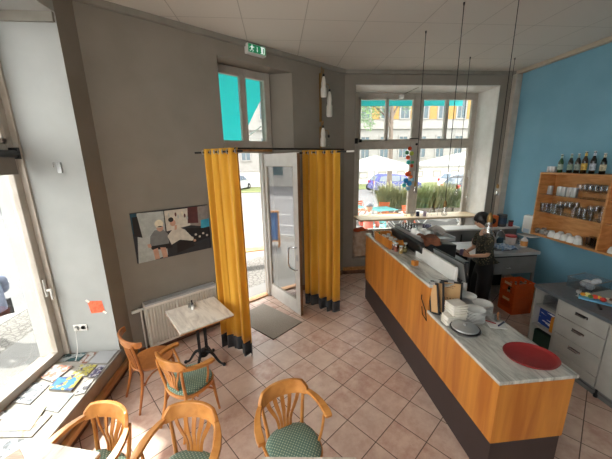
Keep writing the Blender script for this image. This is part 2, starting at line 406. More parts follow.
w = MB().box(-2.95, X0, -3.6, YR, -.15, .33)
struct(w.build('wall_left_parapet', M['sillface'], smooth=False))
w = MB().box(1.2, 1.633, YW, 7.0, -.1, ZC).quadprism([(1.633, YW), (1.80, 6.86), (1.80, 7.0), (1.633, 7.0)], -.1, 4.03)
w.box(4.724, 5.25, YW, 7.0, -.1, ZC).box(1.633, 4.724, YW, 7.0, 4.03, ZC).box(1.633, 4.724, YW, 7.0, -.1, .36)
struct(w.build('wall_far', M['wall_grey'], smooth=False))
w = MB().box(1.80, 4.724, 6.80, 7.0, .36, .80)
struct(w.build('wall_far_parapet', M['white_paint'], smooth=False))
struct(MB().box(XB, XB+.3, -3.6, 7.0, -.1, ZC).build('wall_blue', M['wall_blue'], smooth=False))
# niche linings (light paint) of the far window
w = MB().box(4.712, 4.73, YW-.001, 6.86, .36, 4.03).box(1.64, 4.73, YW-.001, 6.86, 4.018, 4.034)
struct(w.build('wall_far_niche', M['white_paint'], smooth=False))
struct(MB().box(-2.95, -2.5, -3.9, -3.6, -.1, ZC).box(-.4, 5.4, -3.9, -3.6, -.1, ZC).box(-2.5, -.4, -3.9, -3.6, -.1, .9).box(-2.5, -.4, -3.9, -3.6, 3.9, ZC).build('wall_back', M['wall_light'], smooth=False))  # unseen back wall, invented; its opening lets daylight in from behind
wb = struct(MB().box(-2.5, -2.4, -3.8, -3.72, .9, 3.9).box(-.5, -.4, -3.8, -3.72, .9, 3.9).box(-2.4, -.5, -3.79, -3.73, .9, 1.0).box(-2.4, -.5, -3.79, -3.73, 3.8, 3.9).build('window_added_fill', M['white_paint']))  # window added out of view to let fill daylight into the room
MB().box(-2.4, -.5, -3.765, -3.76, 1.0, 3.8).build('pane', M['glass'], wb, smooth=False)
# crown mouldings
def crown(name, pts, m):
    mb = MB(); mb.sweep(pts, .05, .075, (0, 0, 1)); return struct(mb.build(name, m, smooth=False))
crown('trim_1', [W1(-4.25, -.02, ZC-.035), W1(0, -.02, ZC-.035)], M['crown'])
crown('trim_2', [(1.41, YW-.02, ZC-.035), (5.1, YW-.02, ZC-.035)], M['crown'])
mb = MB(); mb.sweep([(XB-.04, -3.6, ZC-.035), (XB-.04, YW, ZC-.035)], .09, .07); struct(mb.build('trim_3', M['crown_beige'], smooth=False))
mb = MB(); mb.box(-2.6, X0-.01, YR-.03, YR, 3.90, 3.985); struct(mb.build('trim_4', M['crown'], smooth=False))
# corner boxing beside the blue wall
struct(MB().box(4.96, XB, 6.02, YW, 0, ZC-.07).build('trim_5', M['cream_paint'], bevel=.01))
# skirtings
struct(MB().box(-4.2, -2.72, -.015, .0, 0, .1, T1).box(-1.34, 0, -.015, 0, 0, .1, T1).build('baseboard_door_wall', M['skirt'], smooth=False))
struct(MB().box(1.41, 5.1, YW-.015, YW, 0, .1).build('baseboard_far', M['skirt'], smooth=False))
struct(MB().box(1.41, 3.2, YW-.05, YW+.0, .10, .17).build('trim_6', M['oak_trim'], smooth=False))
struct(MB().box(X0, X0+.014, -3.6, 3.64, 0, .09).build('baseboard_left', M['skirt'], smooth=False))
struct(MB().box(X0, X0+.055, -3.6, 3.62, .09, .15).build('trim_7', M['oak_trim'], bevel=.004))
# sill slab of the left niche
struct(MB().box(-2.70, X0+.025, -2.8, YR, .315, .345).build('trim_8', mat('sill_paint', srgb(150, 145, 137), .5, srgb(138, 132, 124), 8), bevel=.004))

# left shop window
def frame_boxes(mb, spec):
    for b in spec: mb.box(*b)
    return mb
xf0, xf1 = -2.74, -2.66
wf = MB()
for y0, y1 in ((3.24, 3.34), (1.72, 1.82), (.2, .3), (-1.3, -1.2), (-2.8, -2.7)): wf.box(xf0, xf1, y0, y1, .345, 3.985)  # bays behind the camera added to bring in more side light
for z0, z1 in ((.348, .44), (2.66, 2.80), (3.90, 3.982)): wf.box(xf0+.004, xf1-.004, -3.4, 3.337, z0, z1)
for y0, y1 in ((1.82, 3.24), (.3, 1.72), (-1.2, .2), (-2.7, -1.3)):
    for a, b_ in ((y0, y0+.05), (y1-.05, y1)): wf.box(xf0+.015, xf1+.02, a, b_, 2.80, 3.90)
    wf.box(xf0+.015, xf1+.02, y0, y1, 2.80, 2.85)
win1 = struct(wf.build('window_1', M['cream_paint'], bevel=.006))
for y0, y1 in ((1.82, 3.24), (.3, 1.72), (-1.2, .2), (-2.7, -1.3)):
    MB().box(-2.712, -2.706, y0, y1, .44, 2.66).build('pane', M['glass'], win1, smooth=False)
    MB().box(-2.712, -2.706, y0+.05, y1-.05, 2.85, 3.90).build('pane', M['glass'], win1, smooth=False)
mb = MB().box(-2.66, -2.645, 3.255, 3.285, 1.14, 1.34); mb.box(-2.645, -2.60, 3.262, 3.278, 1.20, 1.225); mb.tube([(-2.60, 3.27, 1.23), (-2.60, 3.27, 1.10)], .011)
mb.build('window_handle', M['white_paint'], win1)
# grey outer lining strip
MB().box(-2.66, -2.60, 3.315, 3.34, .345, 3.9).build('casing', M['cream_paint'], win1, bevel=.004)
t = thing('roller_blind', 'grey roller blind wound up under the transom bar of the left shop window', 'blind', (-2.60, 2.5, 2.70))
MB().tube([(0, -.66, 0), (0, .74, 0)], .035, 14).build('roller_tube', M['black_plastic'], t)
MB().box(-.012, .0, -.65, .73, -.20, 0).build('blind_cloth', mat('blind_cloth', srgb(128, 122, 114), .9), t, smooth=False)
MB().box(-.05, .03, .74, .77, -.05, .06).build('bracket', M['black_plastic'], t)

# far window
wf = MB(); y0, y1 = 6.80, 6.88
xa, xc0, xc1, xb = 1.80, 3.20, 3.36, 4.74
for a, b_ in ((xa, xa+.09), (xc0, xc1), (xb-.11, xb-.01)): wf.box(a, b_, y0, y1, .80, 4.02)
for z0, z1 in ((.803, .88), (1.13, 1.23), (2.80, 2.98), (3.93, 4.017)): wf.box(xa+.003, xb-.013, y0+.004, y1-.004, z0, z1)
for a, b_ in ((xa+.09, xc0), (xc1, xb-.11)):
    mid = (a+b_)/2+(.0 if a < 3 else -.02)
    for u, v in ((a, a+.045), (b_-.045, b_), (mid-.035, mid+.035)): wf.box(u, v, y0-.02, y1-.02, 2.98, 3.93)
    wf.box(a, b_, y0-.02, y1-.02, 2.98, 3.02); wf.box(a, b_, y0-.02, y1-.02, 3.875, 3.93)
    for u, v in ((a, a+.035), (b_-.035, b_)): wf.box(u, v, y0-.015, y1-.015, 1.23, 2.80)
win2 = struct(wf.build('window_2', M['cream_paint'], bevel=.006))
for a, b_ in ((xa+.09, xc0), (xc1, xb-.11)):
    mid = (a+b_)/2
    MB().box(a, mid, 6.835, 6.84, 3.0, 3.9).build('pane', M['glass'], win2, smooth=False)
    MB().box(mid, b_, 6.835, 6.84, 3.0, 3.9).build('pane', M['glass'], win2, smooth=False)
    MB().box(a, b_, 6.835, 6.84, 1.23, 2.80).build('pane', M['glass'], win2, smooth=False)
    MB().box(a, b_, 6.835, 6.84, .88, 1.13).build('pane', M['glass'], win2, smooth=False)
MB().box(xa+.1, xb-.1, y0-.03, y0-.002, 1.17, 1.235).build('sill_strip', M['black_plastic'], win2, bevel=.004)
for x in (xc0+.08, xb-.07):
    mb = MB(); mb.box(x-.016, x+.016, y0-.02, y0, 2.10, 2.28); mb.tube([(x, y0-.05, 2.2), (x, y0-.05, 2.05)], .01); mb.box(x-.008, x+.008, y0-.05, y0, 2.19, 2.21); mb.build('window_handle', M['white_paint'], win2)
# transom opener linkage at the right reveal, seen as thin rods
mb = MB(); mb.tube([(4.66, 6.70, 2.9), (4.62, 6.68, 1.5)], .009); mb.tube([(4.69, 6.62, 2.9), (4.64, 6.6, 1.35)], .007); mb.ball((4.63, 6.68, 1.62), .03)
mb.build('opener_rod', M['white_paint'], win2)
mb = MB(); mb.box(3.10, 3.32, y0-.05, y0-.015, 3.02, 3.04); mb.ball((3.28, y0-.04, 2.90), .028); mb.build('catch', M['black_metal'], win2)
mb = MB(); mb.box(1.77, 1.86, y0-.07, y0-.01, 2.93, 3.05); mb.box(1.9, 1.96, y0-.05, y0-.01, 2.96, 3.03)
mb.build('transom_hinge', M['black_metal'], win2)
t = thing('motion_detector', 'small white motion detector on a bent wire under the far niche ceiling', 'sensor', (2.78, 6.60, 3.90))
MB().box(-.05, .05, -.04, .04, -.03, .04).build('housing', M['white_paint'], t, bevel=.01)
MB().tube([(.02, 0, .04), (.28, -.40, .14), (.30, -.455, .14), (.30, -.455, .36)], .008).build('cable_arm', M['crown'], t)

# bar board inside the far window
MB_ = MB().box(1.80, 4.70, 6.22, 6.78, 1.205, 1.245)
tag(MB_.build('window_bar_board', wood('light_board', srgb(226, 206, 176), srgb(206, 180, 144), 2, (.6, 8, 8)), bevel=.004), 'pale wooden standing-bar board across the far window niche', 'counter')

# door set in the 45 degree wall
df = MB()
df.box(-2.78, -2.69, .30, .38, 0, 4.03, T1); df.box(-1.86, -1.62, .31, .39, 0, 2.72, T1); df.box(-1.70, -1.62, .30, .38, 2.72, 4.03, T1)
df.box(-2.72, -1.625, .286, .394, 2.723, 2.88, T1); df.box(-2.72, -1.625, .304, .376, 3.95, 4.027, T1); df.box(-2.17, -2.12, .30, .38, 2.88, 3.95, T1)
for a, b_ in ((-2.70, -2.17), (-2.12, -1.70)):
    df.box(a, a+.03, .29, .36, 2.88, 3.95, T1); df.box(b_-.03, b_, .29, .36, 2.88, 3.95, T1); df.box(a, b_, .29, .36, 2.88, 2.92, T1); df.box(a, b_, .29, .36, 3.90, 3.95, T1)
door = struct(df.build('door_1', M['cream_paint'], bevel=.005))
MB().box(-1.88, -1.80, .26, .31, 0, 2.72, T1).build('jamb_lining', M['white_paint'], door, bevel=.004)
MB().box(-2.69, -1.86, .28, .42, 0, .025, T1).build('threshold', M['oak_trim'], door, bevel=.004)
for a, b_ in ((-2.67, -2.17), (-2.12, -1.73)): MB().box(a, b_, .33, .336, 2.92, 3.90, T1).build('pane', M['glass'], door, smooth=False)
mb = MB(); mb.box(-2.60, -1.65, .26, .30, 2.745, 2.80, T1); mb.box(-2.45, -2.35, .285, .29, 2.76, 2.79, T1); mb.build('lintel_strip', M['oak_trim'], door)
# leaf
hx, ex = Vector((-.237, 5.341, 0)), Vector((.317, 4.426, 0)); lv = (ex-hx); LW = lv.length; lv.normalize(); ln = Vector((-lv.y, lv.x, 0))
leaf = thing('door_leaf', 'open white glazed entrance door leaf swung into the room beside the yellow curtain', 'door', hx, math.atan2(lv.y, lv.x))
mb = MB()
for b_ in ((0, .11, -.025, .025, .01, 2.70), (LW-.12, LW, -.025, .025, .01, 2.70), (.11, LW-.12, -.025, .025, .01, .26), (.11, LW-.12, -.025, .025, 2.50, 2.70)): mb.box(*b_)
mb.build('leaf_frame', M['white_paint'], leaf, bevel=.005)
MB().box(.11, LW-.12, -.006, .006, .26, 2.50).build('pane', M['door_glass'], leaf, smooth=False)
mb = MB()
for b_ in ((.105, .125, -.018, .018, .25, 2.51), (LW-.135, LW-.115, -.018, .018, .25, 2.51), (.105, LW-.115, -.018, .018, .25, .27), (.105, LW-.115, -.018, .018, 2.49, 2.51)): mb.box(*b_)
mb.build('glazing_bead', M['cream_paint'], leaf)
MB().box(LW, LW+.008, -.024, .024, .01, 2.69).build('edge_strip', mat('brown_door_edge', srgb(120, 88, 60), .5), leaf, smooth=False)
for sd in (-1, 1):
    mb = MB(); mb.tube([(LW-.06, sd*.025, .82), (LW-.07, sd*.07, .82), (LW-.20, sd*.085, .84), (LW-.24, sd*.085, .90), (LW-.22, sd*.085, 1.16), (LW-.17, sd*.08, 1.20), (LW-.06, sd*.07, 1.21), (LW-.06, sd*.025, 1.21)], .012, 10)
    mb.build('pull_handle', M['chrome'], leaf)
mb = MB().box(LW-.085, LW-.035, -.032, .032, .98, 1.08); mb.tube([(LW-.06, -.045, 1.03), (LW-.06, .045, 1.03)], .012); mb.build('lock', M['steel'], leaf)

# ================================================================ W1 WALL THINGS
# picture
t = thing('canvas_picture', 'unframed colour photo print of two seated people hung on the grey wall above the radiator', 'picture')
t.matrix_world = T1 @ Matrix.Translation((-3.56, 0, 1.645))
pw, ph = .50, .33
MB().box(-pw, pw, -.03, -.004, -ph, ph).build('canvas', mat('canvas_edge', srgb(40, 40, 44), .7), t, smooth=False)
cols = [srgb(44, 46, 52), srgb(176, 180, 176), srgb(206, 198, 184), srgb(92, 50, 50), srgb(60, 160, 190), srgb(24, 24, 28), srgb(196, 150, 128), srgb(120, 122, 122), srgb(226, 216, 190), srgb(28, 74, 92), srgb(140, 132, 126)]
pm = [mat('print_%s' % n, c, .5, tuple(x*.8 for x in c[:3])+(1,), 18) for n, c in zip('shadow wall coat wine blue black flesh sweater hat teal shelf'.split(), cols)]
mb = MB(); lay = [0]
def patch(mi, pts):
    lay[0] += .00012; mb.cur = mi; y = -.0305-lay[0]
    q = [(x*pw, y, z*ph) for x, z in pts]
    n = len(q); mb.add(q, [tuple(range(n))])
def ell(cx, cz, rx, rz, n=14): return [(cx+rx*math.cos(2*PI*k/n), cz+rz*math.sin(2*PI*k/n)) for k in range(n)]
patch(0, [(-1, -1), (1, -1), (1, 1), (-1, 1)])
patch(1, [(-.98, -1), (-.6, -1), (-.25, -.9), (-.22, .95), (-.85, .98)])
patch(9, [(-1, .2), (-.82, .1), (-.86, .98), (-1, .98)])
patch(5, [(-.98, .1), (-.80, .0), (-.85, .85), (-.97, .85)])
patch(2, [(-.2, .1), (.45, .2), (.45, .95), (-.2, .95)])
patch(10, [(.45, .2), (1, .0), (1, .98), (.45, .95)])
patch(3, [(.38, .3), (.68, .25), (.7, .98), (.42, .98)])
patch(4, [(.74, -.02), (1, .02), (1, .38), (.76, .36)])
patch(5, [(.25, -.7), (1, -.45), (1, -.05), (.3, .1)])
for k in range(6): patch(2, ell(.35+.11*k, -.25-.12*(k % 2), .035, .05))
for k in range(9): patch([1, 2, 8, 3][k % 4], ell(-.1+.06*k, .75-.1*(k % 3), .025, .09))
patch(7, [(-.66, -.42), (-.62, .0), (-.5, .22), (-.30, .22), (-.18, .0), (-.18, -.42), (-.4, -.5)])
patch(5, [(-.66, -.4), (-.18, -.42), (-.1, -.62), (-.35, -.62), (-.62, -.55)])
patch(6, [(-.60, -.56), (-.48, -.52), (-.46, -.98), (-.58, -.98)]); patch(6, [(-.42, -.52), (-.28, -.56), (-.26, -.98), (-.38, -.98)])
patch(6, [(-.72, -.3), (-.64, -.3), (-.62, -.45), (-.7, -.45)])
patch(6, ell(-.36, .28, .085, .14)); patch(8, ell(-.37, .46, .11, .17)); patch(5, ell(-.36, .34, .06, .025))
patch(2, [(-.12, -.5), (-.2, -.1), (-.05, .15), (.12, .2), (.28, .05), (.5, -.42), (.42, -.55), (.1, -.35)])
patch(5, [(.02, -.5), (.12, -.35), (.46, -.5), (.5, -.75), (0, -.9)])
patch(6, ell(-.02, .42, .075, .14)); patch(5, ell(-.06, .56, .07, .10)); patch(6, [(.0, .1), (.06, .12), (.08, .3), (.02, .3)])
patch(6, ell(.52, -.5, .04, .06))
mb.build('print', pm, t, smooth=False, solid=0)

# radiator
t = thing('radiator', 'white ribbed panel radiator on the grey wall beneath the picture', 'radiator'); t.matrix_world = T1 @ Matrix.Translation((-3.59, 0, 0))
mb = MB(); mb.box(-.49, .49, -.118, -.105, .13, .75); mb.box(-.49, .49, -.145, -.115, .13, .17); mb.box(-.49, .49, -.145, -.115, .71, .75)
for k in range(26):
    x = -.47+k*.0376; mb.box(x-.010, x+.010, -.15, -.115, .17, .71)
mb.build('front_panel', M['radwhite'], t, bevel=.003)
mb = MB().box(-.49, .49, -.05, -.035, .13, .75).box(-.495, -.488, -.14, -.03, .13, .77).box(.488, .495, -.14, -.03, .13, .77); mb.build('side_panel', M['radwhite'], t)
mb = MB()
for k in range(32): mb.box(-.485+k*.0304, -.470+k*.0304, -.135, -.04, .762, .770)
mb.box(-.49, .49, -.145, -.13, .745, .772); mb.box(-.49, .49, -.05, -.035, .745, .772)
for k in (1, 2): mb.box(-.488, .488, -.145+.032*k, -.14+.032*k, .758, .768)
mb.build('top_grille', mat('radiator_grille', srgb(178, 180, 182), .4), t)
mb = MB().tube([(-.49, -.08, .70), (-.545, -.08, .70)], .016); mb.tube([(-.545, -.08, .70), (-.56, -.08, .70), (-.64, -.09, .70)], [.026, .028, .022], 12); mb.build('thermostat_valve', M['white_paint'], t)
MB().tube([(-.53, -.08, .70), (-.53, -.05, .6), (-.53, -.04, .0)], .010).build('supply_pipe', M['radwhite'], t)

# emergency exit sign
t = thing('exit_sign', 'green and white emergency exit sign fixed to the wall above the door', 'sign'); t.matrix_world = T1 @ Matrix.Translation((-2.09, -.06, 4.205))
MB().box(-.165, .165, -.03, .06, -.075, .06).build('housing', M['white_paint'], t, bevel=.012)
gm = mat('sign_green', srgb(20, 130, 84), .4, emit=(srgb(20, 130, 84), .25)); wm = mat('sign_white', srgb(235, 245, 240), .4, emit=((.8, .9, .85, 1), .35))
mb = MB().box(-.15, .15, -.034, -.03, -.058, .05); mb.build('green_face', gm, t, smooth=False)
mb = MB()
def fl_(pts): mb.add([(x, -.0365, z) for x, z in pts]+[(x, -.034, z) for x, z in pts], [tuple(range(len(pts))), tuple(range(len(pts), 2*len(pts)))]+[(i, (i+1) % len(pts), len(pts)+(i+1) % len(pts), len(pts)+i) for i in range(len(pts))])
fl_([(-.088+.009*math.cos(k), .034+.009*math.sin(k)) for k in [i*PI/5 for i in range(10)]])   # running figure
fl_([(-.108, .02), (-.09, .024), (-.075, .016), (-.085, -.012), (-.10, -.01)])
fl_([(-.112, .018), (-.105, .022), (-.122, -.002), (-.132, -.004), (-.13, .004)])
fl_([(-.078, .016), (-.058, .004), (-.05, .010), (-.053, .015), (-.074, .022)])
fl_([(-.10, -.012), (-.09, -.012), (-.112, -.042), (-.135, -.04), (-.133, -.034), (-.115, -.034)])
fl_([(-.093, -.012), (-.083, -.012), (-.066, -.028), (-.075, -.05), (-.083, -.048), (-.077, -.029)])
mb.build('running_figure', wm, t, smooth=False); mb = MB()
fl_([(-.012, -.02), (.012, -.02), (0, -.045)])
fl_([(-.005, -.0195), (.005, -.0195), (.005, .03), (-.005, .03)]); mb.build('arrow', wm, t, smooth=False); mb = MB()
fl_([(.06, -.05), (.13, -.05), (.13, .042), (.06, .042), (.06, .03), (.118, .03), (.118, -.04), (.06, -.04)]); fl_([(.07, -.035), (.10, -.048), (.10, .036), (.07, .026)])
mb.build('door_symbol', wm, t, smooth=False)

# wall lamps with opal glass
opal = mat('opal_glass', srgb(236, 232, 224), .2, srgb(226, 222, 214), 4, trans=.2)
def bottle_shade(mb, x, z0, z1, r):
    h = z1-z0
    mb.lathe([(r*.55, 0), (r*.9, h*.02), (r, h*.1), (r*.97, h*.42), (r*.72, h*.52), (r*.78, h*.68), (r*.6, h*.88), (r*.42, h*.97), (r*.3, h)], (x, -.16, z0), 18)
for (zt, zb, hs, lab, clear) in ((4.20, 3.30, ((-.06, 3.68, 4.03, .055), (.09, 3.36, 3.80, .058)), 'upper opal glass wall lamp with two hanging white bottle-shaped shades near the ceiling', False),
                          (3.28, 2.78, ((-.08, 2.82, 3.16, .055), (.07, 2.80, 3.0, .045)), 'lower opal glass wall lamp just above the curtain rail beside the door', True)):
    t = thing('wall_lamp', lab, 'lamp'); t.matrix_world = T1 @ Matrix.Translation((-.70, 0, 0))
    mb = MB().box(-.018, .018, -.03, 0, zb-.02, zt-.08); mb.tube([(0, -.03, zt-.2), (0, -.05, zt+.02)], .007)
    mb.build('back_bar', M['brass'], t)
    for i, (x, z0, z1, r) in enumerate(hs):
        mb = MB(); mb.tube([(0, -.02, z1+.02)]+bz((0, -.04, z1+.04), (x*.2, -.12, z1+.16), (x*1.0, -.17, z1+.16), (x, -.16, z1+.03), 8), .006); mb.build('arm', M['brass'], t)
        MB().lathe([(.012, 0), (.02, .01), (.02, .045), (.008, .055)], (x, -.16, z1-.01), 12).build('lamp_holder', M['black_plastic'], t)
        mb = MB(); bottle_shade(mb, x, z0, z1, r); mb.build('lamp_shade', M['thin_glass'] if (clear and i) else opal, t)
# ================================================================ CURTAINS
def vr(p): return Vector((p[0], p[1], 0))
cl0, cl1 = vr((-.93, 3.83)), vr((-.43, 3.46)); cr0, cr1 = vr((.43, 4.87)), vr((.94, 4.44))
ZR = 2.70
def curtain(name, a, b, waves, lab, seed, gather=0.0):
    t = thing(name, lab, 'curtain', a, 0, 'mustard curtains at the door')
    L = (b-a).length; dv = (b-a).normalized(); nv = Vector((-dv.y, dv.x, 0)); rnd = random.Random(seed)
    ph = [rnd.uniform(0, 6) for _ in range(4)]
    def pt(u, v):  # v 0 bottom 1 top
        z = .02+v*(ZR+.04-.02)
        amp = .030+.018*(1-v)
        uu = u+.05*math.sin(2*PI*u*1.3+ph[3])*(1-.6*v)+.012*math.sin(2.2*v+ph[1])
        f = math.sin(2*PI*waves*uu+ph[0])*amp*(1+.45*math.sin(5*u+ph[2]))+.010*math.sin(2*PI*waves*2.3*uu+ph[2]+2*v)*(1-v*.6)+.02*math.sin(2*PI*1.4*u+ph[1])*(1-v)
        x = u*L*(1-gather*(1-v))+.012*math.sin(2*PI*waves*u*1.0+1.6+ph[0])
        return dv*x+nv*f+Vector((0, 0, z))
    vh = .20/ZR
    mb = MB(); mb.grid(lambda u, v: pt(u, vh+(1-vh)*v), 110, 24); o = mb.build('cloth', M['curtain'], t, ang=180, solid=.004)
    mb = MB(); mb.grid(lambda u, v: pt(u, vh*v), 110, 3); mb.build('dark_hem_band', M['hem'], t, ang=180, solid=.0045)
    for k in range(int(waves*2)):
        u = (k+.5)/(waves*2); p = pt(u, .985); q = dv*(u*L)
        T = Matrix.Translation((q.x, q.y, ZR)) @ dv.to_track_quat('Z', 'Y').to_matrix().to_4x4()
        m2 = MB(); m2.lathe([(.020, -.004), (.030, -.004), (.030, .004), (.020, .004), (.020, -.004)], (0, 0, 0), 16, T); m2.build('eyelet', M['steel'], t)
    return t
curtain('door_curtain', cl0, cl1, 4.5, 'wide mustard yellow curtain with a dark hem, left of the entrance opening', 3)
curtain('door_curtain', cr0, cr1, 4.5, 'mustard yellow curtain with a dark hem, behind the open door leaf on the right', 5)
t = thing('curtain_rail', 'thin dark curtain rail running around the door lobby above both yellow curtains', 'curtain rail', (0, 0, ZR))
def ext(a, b, e): return a+(a-b).normalized()*e
wl = ext(cl0, cl1, .12); wr = ext(cr0, cr1, .45)
mb = MB().tube([wl, ext(cl1, cl0, .05)], .013, 10); mb.build('rail', M['black_metal'], t)
mb = MB().tube([wr, ext(cr1, cr0, .14)], .013, 10); mb.build('rail', M['black_metal'], t)
mb = MB().tube([cl1+(cl0-cl1)*.1+Vector((0, 0, .03)), cr1+(cr1-cr0)*.12+Vector((0, 0, .03))], .011, 10); mb.build('rail', M['black_metal'], t)
mb = MB().tube([ext(cr1, cr0, .13), ext(cr1, cr0, .25)], .016, 10); mb.build('finial', M['white_paint'], t)
# doormat
c = [(-.36, 4.95), (.30, 4.23), (-.16, 3.81), (-.82, 4.50)]
t = MB().quadprism(c, .001, .012).build('doormat', M['doormat'], bevel=.003); tag(t, 'grey doormat lying on the tiles inside the open entrance door', 'doormat')
cc = Vector((sum(p[0] for p in c)/4, sum(p[1] for p in c)/4))
mb = MB()
for i in range(4):
    a, b_ = Vector(c[i]), Vector(c[(i+1) % 4]); mb.quadprism([tuple(a), tuple(b_), tuple(b_+(cc-b_)*.05), tuple(a+(cc-a)*.05)], .001, .009)
mb.build('rubber_border', mat('mat_border', srgb(96, 92, 92), .8), t)

# small wall fittings on the light reveal
t = thing('orange_note', 'orange paper note taped to the light wall above the double socket', 'note', (-2.205, YR-.002, .945))
q = [(-.085, .075), (.075, .07), (.09, -.075), (-.065, -.085)]
mb = MB(); mb.add([(x, -.001, z) for x, z in q]+[(x, -.0018, z) for x, z in q], [(0, 1, 2, 3), (7, 6, 5, 4)]+[(i, (i+1) % 4, 4+(i+1) % 4, 4+i) for i in range(4)])
mb.build('paper', printed('orange_note_paper', srgb(238, 106, 68), [srgb(226, 88, 54)], 30), t, smooth=False)
for x, z, a in ((-.08, .075, .7), (.085, -.08, .7)):
    T = Matrix.Translation((x, -.0022, z)) @ Matrix.Rotation(a, 4, 'Y'); MB().box(-.022, .022, -.0005, .0005, -.012, .012, T).build('tape', M['napkin'], t, smooth=False)
t = thing('double_socket', 'white double power socket low on the light wall beneath the orange note', 'socket', (-2.425, YR, .685))
MB().box(-.076, .076, -.012, 0, -.041, .041).build('cover_plate', M['white_paint'], t, bevel=.004)
for x in (-.036, .036):
    T = Matrix.Translation((x, -.012, 0)) @ Matrix.Rotation(PI/2, 4, 'X')
    MB().lathe([(.024, -.004), (.024, .002), (.027, .003), (.027, 0)], (0, 0, 0), 20, T).build('socket_well', mat('socket_grey', srgb(150, 150, 150), .5), t)
t = thing('white_cable', 'thin white cable hanging from the double socket down to the sill', 'cable', (-2.46, YR, .68))
MB().box(-.016, .016, -.035, -.013, -.014, .014).build('plug', M['white_paint'], t, bevel=.005)
MB().tube(bz((0, -.03, -.01), (-.02, -.05, -.15), (.01, -.06, -.25), (.03, -.18, -.315), 10), .0035, 6).build('cord', M['white_paint'], t)
t = thing('wall_hook', 'small steel clip hook on the light wall beside the shop window', 'hook', (-2.275, YR, 2.56))
MB().box(-.022, .022, -.018, 0, -.06, .05).build('plate', M['steel'], t, bevel=.004)
MB().tube([(-.03, -.02, .05), (-.045, -.03, .045), (-.045, -.03, -.0)], .006).build('hook', M['steel'], t)
